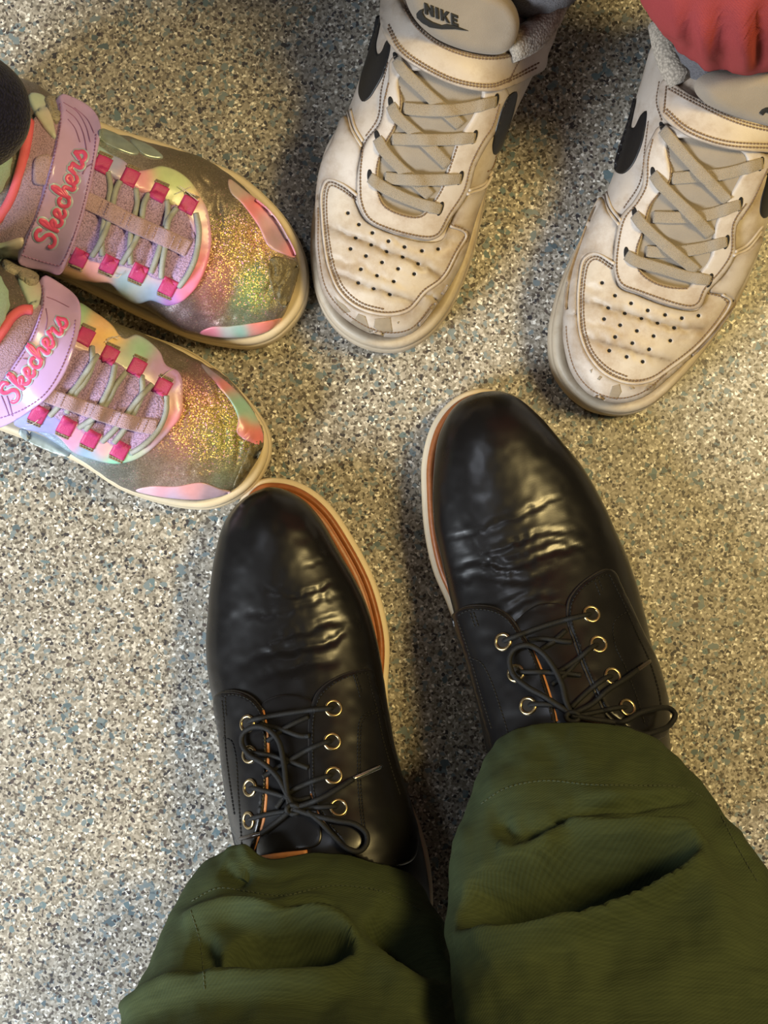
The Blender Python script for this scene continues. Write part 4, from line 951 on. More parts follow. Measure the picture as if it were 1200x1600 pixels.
def glitter_shoe(g):
    S = Shoe('trainer', g['label'], g['toe'], g['heel'], 0.02, 'pair of rainbow glitter trainers')
    h = curve1([(-.01, .027), (0, .032), (.006, .039), (.014, .044), (.028, .049), (.05, .053), (.07, .059), (.10, .072), (.13, .085), (.15, .091), (.17, .094), (.19, .090), (.24, .075)])
    zf = lambda a: .026 + .030 * sstep(.07, .16, a)
    ax = np.array(g['axis'], float); ax /= np.linalg.norm(ax); pr = np.array([-ax[1], ax[0]]); tip = np.array(g['tip'], float)
    crs = creases(g['creases'])
    def disp(px, V):
        q = np.asarray(px) - tip; a = -(q @ ax); b = q @ pr
        wr = np.exp(-((a - 24) / 16) ** 2) * np.exp(-(b / 48) ** 2)
        lines = noise2(np.stack([a / 3.2, b / 22], -1), 1.0, 4) - .5
        return crs(px) * (V[:, 2] > .03) + wr * lines * .0022 + (noise2(px, 1 / 16., 8) - .5) * .0008 * (V[:, 2] > .03)
    S.upper(g['upper'], zf, h, .024, pw=.92, qw=.9, kb=.33, disp=disp, mat=MAT['glitter'], nst=210, nsec=120, name='upper',
            col=lambda px, V: blobs(g['blobs'], srgb(116, 106, 102), g['seed'])(px), dirt=lambda px, V: blobs([(x, y, r, (v, v, v)) for x, y, r, v in g['gold']], (.12, .12, .12), g['seed'])(px)[:, 0])
    S.sole('sole', g['sole'], .014, [(0, .003), (.002, .001), (.005, 0), (.016, 0), (.0185, .0004), (.0192, .0014), (.020, .0008), (.0245, .0015), (.026, .003), (.0262, .0048), (.024, .007), (.024, .02)], MAT['crepe'])
    for pl, c in g['patches']:
        panel('printed_patch', pl, S.surf, .0006, MAT['printed'], S.root, grid=4, edge=2, col=blobs(c, c[0][3], g['seed'], 6), dirtw=0, add=False)
    for pl in g['toe_wear']:
        panel('worn_film', pl, S.surf, .0005, MAT['scuff_dark'], S.up, grid=3, edge=2, dirtw=0, add=False, disp=lambda px: .0012 * (noise2(px * np.array([1, .35]), .35, 2) - .5), smooth_out=True)
    # tongue in the throat (quilted air mesh), printed stay round it
    def quilt(px):
        a = (px - tip) @ ax; return .0048 * np.abs(np.sin((a - g['quilt0']) * math.pi / g['quilt'])) ** .7
    panel('tongue', g['throat_big'], S.surf, .0006, MAT['lilac'], S.root, grid=3.5, edge=3, onto=S.base, dirtw=0, disp=quilt, label='quilted lilac mesh tongue')
    th = spline(g['throat'], step=4, closed=True)
    st = panel('lace_stay', g['stay'], S.surf, .0036, MAT['printed'], S.root, holes=[th], grid=4, edge=4, m0=.35, onto=S.base, dirtw=0, col=blobs(g['stay_col'], srgb(205, 175, 195), g['seed'], 4))
    def rect(c, su, sv, rot=0):
        u = ax * math.cos(rot) + pr * math.sin(rot); v = -ax * math.sin(rot) + pr * math.cos(rot); c = np.array(c)
        return [tuple(c + u * su * a + v * sv * b) for a, b in ((-1, -1), (1, -1), (1, 1), (-1, 1))]
    for c in g['loops']:
        lp = panel('lace_loop', rect(c, 12.5, 13, 0.08), S.surf, .0014, MAT['loop'], S.root, grid=3, edge=3.5, m0=.3, smooth_out=False, dirtw=0)
        cc = np.array(c); e = pr if (cc - np.array(g['mid'])) @ pr > 0 else -pr
        S.stitch('stitching', [[tuple(cc + e * 14 - ax * 12), tuple(cc + e * 14 + ax * 12)], [tuple(cc + e * 17 - ax * 11), tuple(cc + e * 17 + ax * 11)]], MAT['scuff'], lp, slen=3.5, gap=1, r=.0006, lift=.0002)
    for seg in g['laces']:
        pth, _ = drape(l3(seg, .0016), S.surf, 0, 3, 6); V, F = tube_geo(pth, .00165, 8); mk('elastic_lace', V, F, MAT['cord_grey'], S.root); 
        S.surf.add(V, F)
    tp = ribbon_part('webbing', l3(g['tape'], .0008), S, g['tape_w'], .0009, MAT['tape'], S.root, 0, step=3, it=8)
    sq = []
    for c in g['tape_st']:
        r_ = rect(c, 5.5, 10); sq += [[r_[0], r_[3]], [r_[1], r_[2]]]
    S.stitch('stitching', sq, MAT['tape'], tp, slen=2.6, gap=1.6, r=.00045, lift=.0002)
    for pl in g['back']:
        nm, poly, mt, t, lb = pl[:5]
        panel(nm, poly, S.surf, t * .8, MAT[mt], S.root, grid=4, edge=3.5, m0=.3, dirtw=0, label=lb, col=(blobs([(poly[0][0], poly[0][1], 20, srgb(190, 205, 190)), (poly[2][0], poly[2][1], 18, srgb(205, 190, 185))], srgb(190, 200, 190), 3) if mt == 'printed' else None))
    pth, N = drape(l3(g['piping'], .002), S.surf, 0, 4, 3, True); tube_part('piping', pth, .0028, MAT['coral'], S.root, label='coral edge of the tongue')
    sp = panel('strap', g['strap'], S.surf, .0030, MAT['strap'], S.root, grid=4.5, edge=3, dirtw=0, lift=.0012, taut=60, label='shiny lilac strap')
    S.stitch('stitching', g['st_strap'], MAT['thread_lilac'], sp, slen=3.6, gap=2.2, r=.00042, lift=.00005)
    mk('feather_line', *join([tube_geo(drape(l, S.surf, .0002, 3, 0)[0], .00035, 5) for l in g['lines']]), MAT['thread_lilac'], sp)
    o, u, k = np.array(g['word'][0], float), np.array(g['word'][1], float), g['word'][2]
    u /= np.linalg.norm(u); v = np.array([u[1], -u[0]])
    tr = lambda pth: [tuple(o + u * x * k + v * y * k * .94) for x, y in pth]
    mk('lettering_halo', *join([stroke_geo(tr(p), k * 6.2, S.surf, .0004, .0003) for p in WORD]), MAT['halo'], sp, label='pale blue outline of the lettering')
    mk('lettering', *join([stroke_geo(tr(p), k * 3.5, S.surf, .0009, .0003) for p in WORD]), MAT['pink'], sp, label='pink script lettering')
    for l in g['threads']: mk('loose_thread', *tube_geo(drape(l3(l, .003), S.surf, 0, 2, 1)[0], .00022, 5), MAT['thread_white'], st)
    for pl in g['wing']:
        panel('wing_emblem', pl, S.surf, .0012, MAT['silver'], S.root, grid=3, edge=2, dirtw=0, add=False, label='silvery wing shaped emblem')
    return S
MAT['scuff_dark'] = simple('cracked_olive_film', srgb(108, 98, 72), .45, .3, var=.4, vscale=200, bs=260, bstr=.9, bdist=.002)
MAT['thread_lilac'] = simple('mauve_thread', (.30, .15, .32), .7)
PK, LI, MI, PE, BL, CO, GO, GR, OL = srgb(235, 150, 175), srgb(190, 165, 205), srgb(165, 215, 190), srgb(235, 200, 165), srgb(165, 190, 220), srgb(235, 140, 130), srgb(165, 145, 70), srgb(150, 175, 110), srgb(110, 105, 85)
G1 = dict(label='rainbow glitter trainer with lilac strap beside the navy trouser leg, toe towards the white trainer', toe=(479, 452), heel=(-58, 224), axis=(383, 160), tip=(474, 446), seed=1, mid=(215, 350), quilt0=-152, quilt=46,
    upper=[(87, 150), (158, 201), (208, 217), (258, 234), (317, 252), (358, 277), (417, 331), (453, 380), (466, 412), (463, 440), (454, 467), (441, 496), (417, 520), (367, 530), (317, 525), (292, 521), (233, 487), (167, 454), (98, 425), (30, 402), (-20, 385), (-75, 330), (-105, 240), (-90, 150), (-30, 110), (40, 122)],
    sole=[(320, 250), (377, 276), (431, 323), (464, 368), (481, 413), (482, 455), (469, 492), (434, 529), (396, 543), (354, 541), (292, 527), (233, 502), (167, 470), (110, 442), (40, 412), (-30, 375), (-70, 310), (-65, 230), (-20, 170), (50, 160), (120, 178), (200, 208), (260, 226)],
    creases=[([(340, 300), (343, 340), (338, 380)], 4, .0010), ([(308, 255), (320, 285), (327, 310)], 4, .0008), ([(395, 345), (400, 385), (395, 430)], 5, .0006), ([(420, 400), (425, 430), (418, 465)], 4, .0008), ([(300, 500), (350, 495), (410, 480)], 5, .0005)],
    blobs=[(375, 395, 30, srgb(140, 118, 62)), (335, 420, 26, srgb(160, 105, 88)), (400, 440, 22, srgb(95, 125, 85)), (345, 470, 30, srgb(150, 92, 82)), (322, 440, 16, srgb(175, 120, 120)), (395, 375, 20, srgb(170, 105, 90)), (378, 470, 16, srgb(90, 128, 95)), (300, 500, 36, srgb(112, 92, 100)), (370, 490, 22, srgb(110, 130, 105)), (390, 455, 20, GR),
           (290, 262, 40, srgb(118, 108, 92)), (350, 320, 30, srgb(110, 100, 85)), (215, 240, 30, srgb(140, 130, 130)), (170, 225, 30, srgb(150, 160, 155)), (410, 360, 30, srgb(160, 125, 85)), (430, 440, 25, srgb(120, 108, 75)), (160, 450, 40, srgb(150, 150, 145)), (240, 490, 30, srgb(120, 112, 118)), (60, 410, 50, LI)],
    gold=[(375, 400, 48, .85), (395, 370, 30, .7), (340, 420, 30, .4), (400, 440, 30, .6), (340, 470, 35, .25), (300, 270, 50, .05), (300, 500, 50, .05)],
    patches=[([(357, 280), (385, 300), (425, 332), (450, 370), (462, 402), (440, 396), (420, 385), (403, 352), (378, 318), (360, 300)], [(395, 345, 22, srgb(230, 132, 142)), (370, 295, 20, srgb(183, 173, 168)), (440, 375, 22, srgb(159, 143, 153)), (415, 345, 16, srgb(199, 183, 193)), (455, 398, 14, srgb(210, 142, 153))]),
             ([(312, 520), (330, 511), (355, 510), (395, 505), (425, 500), (442, 497), (420, 516), (390, 525), (350, 527)], [(325, 518, 16, srgb(220, 131, 157)), (352, 518, 14, srgb(163, 184, 184)), (378, 516, 14, srgb(121, 184, 174)), (410, 508, 18, srgb(221, 132, 122)), (432, 500, 12, srgb(196, 133, 112))])],
    toe_wear=[[(425, 402), (448, 404), (465, 412), (463, 440), (457, 448), (455, 462), (446, 480), (432, 470), (424, 448), (420, 425)]],
    throat=[(144, 268), (168, 276), (200, 294), (250, 313), (287, 338), (302, 370), (300, 413), (283, 438), (250, 430), (200, 409), (158, 401), (112, 382), (118, 330)],
    throat_big=[(140, 258), (170, 268), (204, 286), (255, 305), (294, 332), (310, 370), (306, 420), (285, 447), (248, 438), (198, 417), (156, 409), (104, 388), (112, 330)],
    stay=[(140, 228), (171, 243), (189, 252), (214, 268), (232, 266), (252, 262), (288, 278), (310, 305), (326, 341), (329, 386), (315, 435), (288, 468), (265, 476), (238, 467), (216, 470), (189, 454), (174, 439), (148, 436), (94, 420), (105, 385), (120, 320)],
    stay_col=[(158, 242, 18, srgb(157, 193, 186)), (178, 258, 18, srgb(162, 169, 220)), (205, 266, 16, srgb(200, 156, 185)), (225, 282, 16, srgb(240, 146, 175)), (245, 278, 18, srgb(185, 207, 149)), (270, 295, 20, srgb(196, 218, 152)), (290, 320, 16, srgb(244, 200, 142)), (312, 340, 16, srgb(214, 178, 199)), (325, 375, 18, srgb(228, 163, 199)), (318, 410, 18, srgb(247, 145, 174)), (298, 445, 18, srgb(248, 132, 176)), (265, 468, 16, srgb(176, 118, 212)), (237, 462, 16, srgb(142, 178, 221)), (205, 450, 18, srgb(178, 199, 214)), (190, 440, 14, srgb(128, 186, 222)), (165, 440, 18, srgb(242, 184, 170)), (145, 415, 16, srgb(248, 175, 183)), (115, 428, 18, srgb(243, 207, 141))],
    loops=[(160, 257), (203, 277), (248, 301), (294, 320), (124, 403), (171, 413), (217, 426), (263, 448)],
    laces=[[(168, 268, .0002), (172, 290), (170, 312), (163, 345), (159, 375), (160, 398, .0004)], [(188, 282, .0002), (181, 296), (176, 320), (168, 352), (156, 380), (144, 400, .0002)], [(212, 294, .0002), (214, 318), (207, 350), (203, 385), (204, 412, .0004)], [(232, 303, .0002), (225, 318), (220, 350), (212, 375), (190, 412, .0002)],
           [(260, 312, .0002), (262, 330), (256, 362), (247, 395), (236, 426, .0002)], [(276, 325, .0002), (263, 345), (259, 380), (254, 410), (252, 434, .0004)], [(306, 333, .0002), (311, 360), (306, 400), (296, 425), (280, 448, .0002)]],
    tape=[(132, 312), (160, 325), (200, 346), (245, 366), (280, 382), (294, 389)], tape_w=.0098, tape_st=[(162, 325), (197, 343), (236, 362), (274, 380)],
    back=[('tongue_top', [(46, 196), (64, 178), (90, 186), (80, 260), (62, 320), (40, 374), (0, 380), (-50, 370), (-30, 345), (0, 338), (33, 267)], 'tongue_lilac', .004, 'dusty lilac tongue top'), ('pull_tab', [(56, 247), (78, 243), (80, 262), (74, 288), (54, 287), (52, 265)], 'tape', .004, 'pale webbing pull tab'),
          ('collar', [(44, 150), (66, 152), (80, 182), (86, 218), (72, 205), (55, 180)], 'printed', .003, 'pale silvery collar edge'), ('collar', [(-30, 382), (0, 380), (37, 372), (30, 402), (8, 408), (-25, 404)], 'printed', .003, 'pale silvery collar edge'), ('fastener_tape', [(70, 154), (86, 154), (96, 172), (88, 195), (78, 176)], 'fuzz', .003, 'frayed hook tape')],
    piping=[(46, 190), (42, 220), (32, 265), (18, 308), (0, 338), (-30, 365)],
    strap=[(88, 155), (115, 162), (142, 181), (155, 207), (153, 234), (137, 313), (122, 365), (108, 402), (98, 422), (75, 416), (29, 401), (38, 372), (56, 328), (72, 276), (84, 225), (90, 188)],
    st_strap=[[(94, 162), (95, 190), (89, 226), (77, 277), (61, 330), (43, 374), (36, 396)], [(150, 210), (148, 234), (132, 313), (117, 364), (103, 400), (94, 416)], [(34, 398), (65, 408), (95, 416)]],
    threads=[[(276, 302), (290, 296), (298, 292)], [(280, 290), (292, 299), (306, 306)], [(286, 294), (300, 306), (310, 314)], [(172, 430), (184, 434), (190, 428)]],
    lines=[[(99, 160), (120, 174), (134, 197), (141, 222)], [(103, 172), (119, 186), (130, 208), (136, 238)], [(106, 186), (117, 200), (125, 222)], [(116, 168), (136, 186), (147, 208)], [(129, 272), (134, 262), (143, 256)]],
    word=((84, 388), (50, -141), 1.86), wing=[[(156, 203), (173, 207), (197, 220), (217, 240), (211, 243), (187, 236), (160, 222), (154, 212)], [(203, 219), (221, 223), (240, 233), (255, 247), (240, 248), (224, 243), (213, 232)]])
G2 = dict(label='rainbow glitter trainer in front of its twin, its toe touching the black shoe', toe=(421, 698), heel=(-110, 466), axis=(370, 165), tip=(414, 692), seed=2, mid=(165, 625), quilt0=-152, quilt=44,
    upper=[(62, 437), (121, 477), (175, 504), (225, 523), (308, 563), (358, 593), (399, 646), (413, 683), (407, 708), (385, 744), (362, 768), (325, 781), (292, 782), (217, 770), (180, 752), (137, 724), (104, 704), (25, 657), (-50, 640), (-125, 600), (-158, 520), (-140, 440), (-70, 400), (0, 410)],
    sole=[(249, 530), (294, 547), (344, 580), (389, 625), (419, 671), (423, 708), (405, 750), (376, 777), (333, 795), (292, 795), (237, 783), (187, 764), (137, 732), (80, 702), (0, 672), (-70, 640), (-125, 580), (-128, 510), (-90, 450), (-20, 440), (60, 456), (150, 496)],
    creases=[([(280, 600), (288, 640), (280, 680)], 4, .0008), ([(322, 565), (335, 600), (345, 630)], 4, .001), ([(340, 640), (352, 680), (345, 720)], 5, .0006), ([(370, 660), (375, 690), (368, 725)], 4, .0008), ([(240, 740), (300, 735), (360, 725)], 5, .0005), ([(400, 690), (380, 692), (362, 690)], 3, .0008), ([(395, 672), (380, 680), (365, 684)], 3, .0008)],
    blobs=[(335, 650, 26, srgb(140, 118, 66)), (295, 640, 24, srgb(170, 118, 78)), (362, 680, 24, srgb(125, 128, 66)), (300, 612, 22, srgb(150, 100, 108)), (280, 700, 28, srgb(165, 112, 92)), (330, 690, 20, srgb(120, 112, 66)), (310, 670, 18, srgb(140, 128, 85)), (250, 690, 18, srgb(150, 120, 120)), (318, 630, 14, srgb(170, 110, 95)), (320, 720, 24, srgb(130, 110, 80)), (350, 735, 24, srgb(120, 125, 95)), (270, 740, 30, srgb(150, 125, 115)),
           (200, 520, 36, srgb(135, 128, 100)), (270, 560, 34, srgb(112, 102, 88)), (170, 735, 30, srgb(110, 112, 105)), (230, 740, 25, srgb(130, 115, 100)), (60, 670, 50, srgb(150, 165, 205)), (120, 700, 30, srgb(160, 185, 190)), (385, 720, 24, srgb(125, 115, 85))],
    gold=[(335, 660, 48, .8), (365, 685, 35, .7), (300, 645, 35, .7), (290, 690, 30, .4), (270, 560, 50, .08), (250, 740, 40, .15), (350, 740, 30, .1)],
    patches=[([(313, 568), (345, 590), (375, 617), (398, 648), (411, 682), (408, 695), (388, 690), (370, 676), (372, 655), (362, 630), (342, 605), (322, 582)], [(330, 580, 16, srgb(143, 133, 153)), (350, 605, 16, srgb(211, 122, 122)), (370, 635, 18, srgb(142, 189, 168)), (392, 650, 14, srgb(162, 199, 178)), (385, 665, 14, srgb(228, 132, 116)), (405, 685, 16, srgb(227, 121, 116))]),
             ([(212, 766), (235, 760), (275, 760), (315, 754), (345, 764), (362, 768), (325, 779), (292, 780), (240, 774)], [(225, 766, 14, srgb(214, 185, 200)), (255, 764, 18, srgb(221, 159, 174)), (295, 762, 18, srgb(209, 147, 147)), (270, 776, 16, srgb(176, 169, 198)), (330, 768, 18, srgb(156, 134, 149))])],
    toe_wear=[[(395, 690), (411, 690), (407, 708), (393, 732), (376, 756), (364, 764), (372, 740), (384, 714)]],
    throat=[(104, 548), (137, 557), (167, 568), (200, 587), (235, 607), (252, 633), (246, 667), (232, 690), (208, 697), (183, 688), (142, 668), (100, 648), (70, 632), (82, 595)],
    throat_big=[(100, 538), (140, 548), (170, 559), (204, 578), (243, 600), (262, 633), (253, 672), (236, 698), (208, 706), (180, 697), (138, 677), (95, 656), (58, 636), (74, 590)],
    stay=[(112, 478), (148, 495), (173, 513), (190, 532), (211, 527), (247, 552), (258, 572), (279, 584), (286, 615), (280, 652), (252, 688), (216, 715), (180, 722), (144, 713), (117, 702), (90, 676), (45, 666), (24, 656), (40, 630), (80, 560)],
    stay_col=[(122, 500, 18, srgb(151, 209, 166)), (148, 518, 18, srgb(247, 196, 123)), (172, 532, 16, srgb(249, 213, 133)), (190, 560, 14, srgb(183, 190, 183)), (215, 555, 18, srgb(156, 207, 178)), (235, 575, 16, srgb(186, 150, 200)), (268, 595, 18, srgb(187, 143, 201)), (283, 625, 16, srgb(229, 178, 178)), (277, 655, 16, srgb(244, 157, 179)), (250, 690, 18, srgb(196, 167, 203)), (215, 712, 20, srgb(187, 202, 187)), (180, 715, 20, srgb(129, 216, 180)), (140, 705, 18, srgb(143, 179, 208)), (112, 680, 16, srgb(226, 147, 183)), (75, 665, 18, srgb(145, 152, 224)), (40, 655, 18, srgb(149, 163, 229)), (165, 698, 12, srgb(245, 158, 173))],
    loops=[(133, 526), (171, 555), (214, 574), (254, 605), (60, 647), (104, 666), (142, 685), (188, 703)],
    laces=[[(144, 542, .0002), (144, 570), (132, 598), (120, 612), (104, 645, .0004)], [(152, 556, .0002), (136, 580), (118, 606), (98, 628), (78, 650, .0002)], [(180, 570, .0002), (174, 598), (160, 628), (145, 655), (134, 672, .0004)], [(196, 582, .0002), (180, 604), (170, 625), (150, 650), (124, 668, .0002)],
           [(222, 588, .0002), (222, 615), (212, 640), (195, 670), (178, 692, .0004)], [(238, 600, .0002), (215, 625), (200, 645), (180, 670), (160, 690, .0002)], [(260, 618, .0002), (259, 645), (245, 675), (225, 695), (205, 708, .0002)]],
    tape=[(62, 614), (95, 625), (130, 637), (175, 652), (215, 663), (244, 668)], tape_w=.0088, tape_st=[(93, 624), (140, 640), (180, 654), (222, 664)],
    back=[('tongue_top', [(24, 486), (46, 482), (62, 478), (56, 505), (42, 535), (20, 572), (0, 598), (-40, 600), (-30, 560), (0, 522)], 'tongue_lilac', .004, 'dusty lilac tongue top'), ('collar', [(28, 436), (46, 446), (62, 440), (60, 478), (50, 484), (38, 462)], 'printed', .003, 'pale silvery collar edge'),
          ('fastener_tape', [(2, 408), (28, 409), (50, 426), (60, 442), (48, 447), (26, 432), (6, 420)], 'fuzz', .004, 'frayed hook tape')],
    piping=[(50, 484), (36, 484), (20, 494), (6, 514), (-12, 540)],
    strap=[(62, 438), (92, 452), (119, 476), (124, 498), (120, 526), (98, 583), (74, 620), (48, 640), (24, 652), (0, 660), (-25, 662), (-30, 630), (-12, 612), (0, 596), (22, 566), (44, 530), (56, 500), (63, 475)],
    st_strap=[[(67, 446), (68, 476), (61, 502), (49, 532), (27, 568), (5, 598), (-8, 614)], [(118, 500), (114, 526), (93, 581), (70, 616), (46, 634), (22, 646), (0, 653)]],
    threads=[[(165, 534), (178, 527), (190, 524)], [(168, 530), (176, 526), (186, 530)], [(252, 590), (264, 580), (272, 576)], [(40, 664), (52, 662), (60, 656)]],
    lines=[[(66, 462), (84, 468), (108, 480)], [(72, 482), (74, 500), (70, 520)], [(24, 556), (36, 560), (60, 564)], [(2, 618), (8, 632), (14, 648)], [(2, 600), (12, 622), (20, 650)]],
    word=((24, 631), (78, -119), 1.80), wing=[[(30, 672), (60, 682), (90, 698), (110, 711), (104, 712), (70, 700), (36, 682)]])
S3 = glitter_shoe(G1); S4 = glitter_shoe(G2)

# ------------------------------------------------------------------ socks and trouser legs
def sock(label, pts, r, mat, group):
    pth = spline(np.array([P(*p) if len(p) == 3 else np.array(p[:3]) for p in pts]), step=.004)
    lo = pth[0]; V, F = tube_geo(pth, np.linspace(r, r * .84, len(pth)), 40)
    k = np.arange(len(V)) % 40; c = np.repeat(pth, 40, 0); V = c + (V - c) * (1 + .012 * np.cos(k * math.pi))[:, None]
    o = mk('sock', V, F, MAT[mat], None, loc=lo); o['label'] = label; o['category'] = 'sock'; o['group'] = group
    return o
sock('grey ribbed sock behind the lettered tongue of a white trainer', [(825, -62, .085), (834, -100, .125), (848, -235, .185), (860, -340, .23)], .034, 'sock_grey', 'grey socks in the white trainers')
sock('dark grey sock showing under the red trouser hem', [(1128, 66, .085), (1130, 60, .10), (1133, 36, .12), (1140, -8, .145), (1148, -60, .17)], .0275, 'sock_grey', 'grey socks in the white trainers')
sock('mint ribbed sock next to the navy trouser leg', [(-58, 258, .085), (-66, 226, .115), (-98, 182, .15), (-172, 158, .19)], .027, 'sock_mint', 'mint socks in the glitter trainers')
sock('mint ribbed sock at the frayed strap of the front glitter trainer', [(-62, 478, .085), (-80, 468, .12), (-145, 474, .165), (-200, 476, .20)], .027, 'sock_mint', 'mint socks in the glitter trainers')

def folds(lst):
    cs = [(spline(p, step=5) if len(p) > 1 else np.array(p, float), w, a) for p, w, a in lst]
    def f(px):
        r = np.zeros(len(px))
        for p, w, a in cs:
            if len(p) == 1: r += a * np.exp(-(np.hypot(*(px - p[0]).T) / w) ** 2)
            else:
                d, t = pdist(px, p); r += a * np.exp(-(d / w) ** 2) * np.clip(np.sin(math.pi * np.clip(t, .001, .999)), 0, 1) ** .35
        return r
    return f
def hollows(lst):                    # sunken places between folds: outline, depth, softness of the rim
    def f(px):
        r = np.zeros(len(px))
        for pl, dep, soft in lst:
            pl = spline(pl, step=6, closed=True); d = pdist(px, pl, True)[0] * np.where(inside(px, pl), 1, -1)
            r -= dep * sstep(-soft * .3, soft, d)
        return r
    return f
def leg_disp(fl, seed, hl, wav=.0012):
    ho = hollows(hl)
    def d(px, V, N, s):
        return d0(px, V, N, s) + ho(px) * np.clip(N[:, 2] * 3 + .4, 0, 1)
    def d0(px, V, N, s):
        face = np.clip((N[:, 2] * .6 + N[:, 1] * .8) * 2 + .3, 0, 1); near = sstep(.62, .45, V[:, 2])
        return fl(px) * face * near + (noise2(px, 1 / 45., seed) - .5) * .004 * near * sstep(0, .05, s) + (noise2(px, 1 / 16., seed + 3) - .5) * wav * near
    return d
T = thing('trousers', 'olive green trousers over both black shoes', 'trousers', (0.03, -.27, .03))
fl_l = folds([([(288, 1440), (340, 1424), (400, 1422), (470, 1432), (530, 1448), (562, 1490)], 13, .012), ([(335, 1490), (335, 1530)], 20, -.004),
              ([(190, 1585), (250, 1556), (330, 1542), (450, 1540), (520, 1532), (552, 1500)], 15, .013), ([(425, 1424), (470, 1422), (525, 1425)], 7, -.005), ([(420, 1408), (470, 1405), (520, 1412)], 9, .004),
              ([(590, 1420), (640, 1460), (690, 1520)], 28, -.010), ([(560, 1480), (620, 1530), (700, 1580)], 26, .007), ([(345, 1360), (375, 1375), (390, 1350)], 10, -.005), ([(350, 1330), (375, 1325), (392, 1345)], 14, .004), ([(400, 1360), (440, 1365), (500, 1358)], 8, -.002), ([(300, 1460), (310, 1510)], 5, .002)])
rl = [pxring((306, 1378, .078), (480, 1334, .112), (664, 1404, .078), 1.25, -.012), pxring((284, 1412, .088), (480, 1352, .122), (678, 1432, .088), 1.25), pxring((250, 1470, .106), (478, 1400, .138), (700, 1484, .106), 1.2), pxring((212, 1560, .140), (468, 1484, .165), (714, 1562, .140), 1.1),
      pxring((165, 1680, .185), (455, 1600, .21), (722, 1680, .185), 1.0), wring((-.068, -.300, .36), .074, .078), wring((-.068, -.29, .56), .088, .09), wring((-.058, -.315, .72), .098, .10), wring((-.05, -.325, .82), .100, .105)]
lg = ring_tube('trouser_leg', rl, MAT['green'], T, n=220, nl=240, ex=.80, disp=leg_disp(fl_l, 3, [([(366, 1484), (400, 1456), (450, 1450), (500, 1458), (540, 1472), (548, 1494), (520, 1514), (450, 1524), (385, 1532), (345, 1528)], .034, 20), ([(570, 1440), (625, 1430), (680, 1470), (704, 1532), (645, 1514), (595, 1480)], .018, 24), ([(300, 1470), (330, 1462), (345, 1500), (325, 1540), (300, 1535)], .007, 16)]), inner=.02, hem=lambda px: .0065 * np.exp(-((px[:, 0] - 428) / 36) ** 2) - .003 * np.exp(-((px[:, 0] - 362) / 26) ** 2) - .0015 * np.exp(-((px[:, 0] - 520) / 40) ** 2))
SL = Surf(ring_tube.V, [f for f in ring_tube.F])
V, F = stitch_geo([[(300, 1408), (340, 1388), (380, 1392), (440, 1400), (520, 1384), (600, 1394), (660, 1424)], [(296, 1416), (312, 1470), (318, 1520), (320, 1550)]], SL, 5, 2.5, .0004, .0001); mk('stitching', V, F, MAT['green_thread'], lg, stuff=True)
fl_r = folds([([(884, 1290), (930, 1298), (1000, 1302), (1060, 1304), (1094, 1332)], 12, .013), ([(820, 1308), (860, 1290), (900, 1268), (980, 1258), (1080, 1248)], 8, -.009), ([(780, 1320), (830, 1330), (880, 1292)], 16, .006), ([(780, 1280), (800, 1310), (815, 1320)], 12, -.005),
              ([(715, 1472), (790, 1466), (875, 1454), (960, 1426), (1040, 1382), (1088, 1350)], 20, .015),
              ([(1080, 1330), (1110, 1400), (1140, 1500)], 34, .008), ([(1120, 1290), (1160, 1340), (1190, 1390)], 14, .004), ([(900, 1240), (960, 1244), (1050, 1236)], 10, .003), ([(960, 1280), (1010, 1284), (1050, 1278)], 6, -.003), ([(860, 1530), (960, 1500), (1060, 1480)], 30, -.004)])
rr = [pxring((768, 1192, .080), (905, 1130, .116), (1052, 1200, .080), 1.35, -.012), pxring((752, 1222, .090), (908, 1150, .126), (1080, 1226, .090), 1.35), pxring((722, 1300, .110), (915, 1212, .150), (1128, 1288, .110), 1.3), pxring((702, 1380, .138), (930, 1300, .172), (1190, 1372, .138), 1.2),
      pxring((702, 1470, .165), (955, 1400, .198), (1240, 1465, .165), 1.1), pxring((714, 1570, .195), (985, 1510, .225), (1290, 1570, .195), 1.0), pxring((730, 1680, .23), (1020, 1630, .255), (1350, 1680, .23), 1.0), wring((.135, -.280, .42), .086, .09), wring((.118, -.27, .60), .096, .10), wring((.106, -.305, .72), .104, .108), wring((.098, -.325, .82), .106, .11)]
rg = ring_tube('trouser_leg', rr, MAT['green'], T, n=240, nl=260, ex=.82, disp=leg_disp(fl_r, 6, [([(722, 1445), (735, 1385), (800, 1348), (880, 1322), (960, 1312), (1050, 1314), (1080, 1334), (1062, 1362), (1000, 1400), (930, 1432), (860, 1450), (790, 1458)], .046, 26)]), inner=.02)
SR = Surf(ring_tube.V, [f for f in ring_tube.F])
V, F = stitch_geo([[(752, 1256), (790, 1232), (850, 1220), (920, 1226), (1000, 1228), (1060, 1230), (1100, 1246)], [(1120, 1262), (1150, 1320), (1185, 1380)]], SR, 5, 2.5, .0004, .0001); mk('stitching', V, F, MAT['green_thread'], rg, stuff=True)
ring_tube('seat', [wring((.024, -.325, .74), .160, .118), wring((.024, -.325, .84), .176, .125), wring((.024, -.33, .95), .165, .115), wring((.024, -.335, 1.02), .150, .105)], MAT['green'], T, n=80, nl=24, ex=.9)

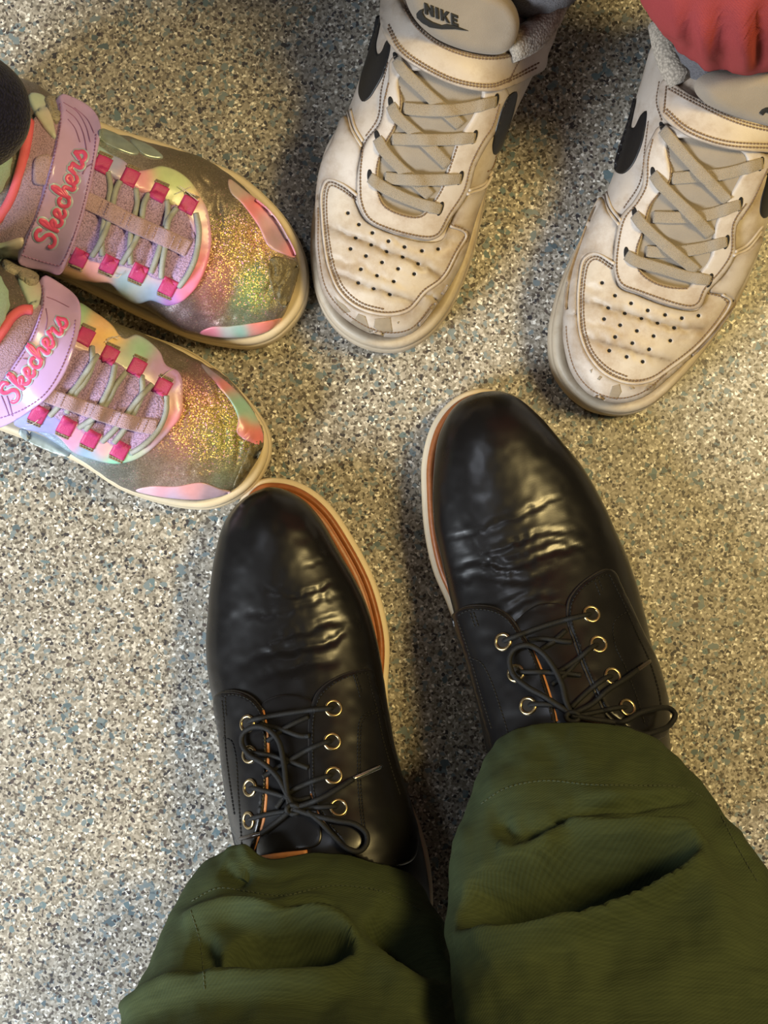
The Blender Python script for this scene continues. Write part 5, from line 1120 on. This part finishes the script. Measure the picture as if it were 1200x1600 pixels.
fr = folds([([(1088, 20), (1100, 60), (1108, 108)], 11, .0042), ([(1070, 10), (1082, 85)], 8, -.0032), ([(1120, 0), (1128, 60), (1132, 108)], 8, -.0042), ([(1160, 0), (1163, 60), (1166, 110)], 11, .0042), ([(1184, 10), (1186, 60), (1188, 108)], 8, -.0036), ([(1050, -20), (1062, 60)], 12, .002), ([(1145, 40), (1148, 110)], 7, .0012)])
red = thing('trousers', 'red trouser leg gathered above a white trainer', 'trousers', (.25, .4, .1))
ro = [pxring((1022, -18, .125), (1135, 112, .130), (1262, 30, .125), 1.0), pxring((1012, -40, .15), (1132, 100, .155), (1275, 20, .15), 1.0), pxring((1000, -90, .20), (1130, 45, .21), (1300, -60, .20), 1.0), wring((.235, .40, .36), .062, -.064), wring((.25, .43, .55), .07, -.075)]
ro[0] = (ro[0][0], ro[0][1], ro[0][2], ro[0][3])
r_ = ring_tube('trouser_leg', ro, MAT['red'], red, n=120, nl=70, ex=.85, disp=lambda px, V, N, s: fr(px) * sstep(.4, .2, V[:, 2]) + (noise2(px, 1 / 14., 4) - .5) * .0016, inner=.02)
ro2 = [wring((.076, .325, .195), .050, .050), wring((.078, .33, .22), .052, .053), wring((.096, .375, .36), .060, .062), wring((.125, .42, .55), .068, .075)]
ring_tube('trouser_leg', ro2, MAT['red'], red, n=90, nl=50, ex=.9, inner=.02)
ring_tube('seat', [wring((.195, .435, .53), .125, .085), wring((.195, .44, .60), .13, .09), wring((.195, .44, .68), .12, .085)], MAT['red'], red, n=70, nl=20, ex=.9)
navy = thing('trousers', 'navy trouser leg above a glitter trainer and mint sock', 'trousers', (-.24, .2, .1))
rn = [(np.array([-.228, .225, .14]), np.array([0, .042, 0]), np.array([.046, 0, 0]), np.array([-.046, 0, 0]))]
c0 = P(-75, 172, .15); e0 = P(45, 176, .15); t0 = P(-75, 74, .15)
hw = np.linalg.norm(t0 - c0); fw = e0[0] - c0[0]
rn = [(c0 + np.array([0, 0, -.010]), np.array([0, hw * .97, 0]), np.array([fw * .97, 0, 0]), np.array([-fw, 0, 0])), (c0, np.array([0, hw, 0]), np.array([fw, 0, 0]), np.array([-fw, 0, 0])), (c0 + np.array([-.025, .004, .06]), np.array([0, hw * 1.04, 0]), np.array([fw * 1.0, 0, 0]), np.array([-fw, 0, 0])),
      (c0 + np.array([-.06, .01, .2]), np.array([0, hw * 1.2, 0]), np.array([fw * 1.2, 0, 0]), np.array([-fw * 1.2, 0, 0])), (c0 + np.array([-.08, .02, .36]), np.array([0, hw * 1.35, 0]), np.array([fw * 1.35, 0, 0]), np.array([-fw * 1.35, 0, 0]))]
ring_tube('trouser_leg', rn, MAT['navy'], navy, n=90, nl=50, ex=.95, inner=.02)
sh = np.array([-.016, -.100, .02]); r2 = [(a + sh, b, c, d) for a, b, c, d in rn]
ring_tube('trouser_leg', r2, MAT['navy'], navy, n=90, nl=50, ex=.95, inner=.02)
nc = (rn[-1][0] + r2[-1][0]) / 2
ring_tube('seat', [wring(nc + np.array([0, 0, -.02]), .085, .115), wring(nc + np.array([-.01, 0, .06]), .095, .125), wring(nc + np.array([-.01, 0, .16]), .088, .12)], MAT['navy'], navy, n=70, nl=20, ex=.9)
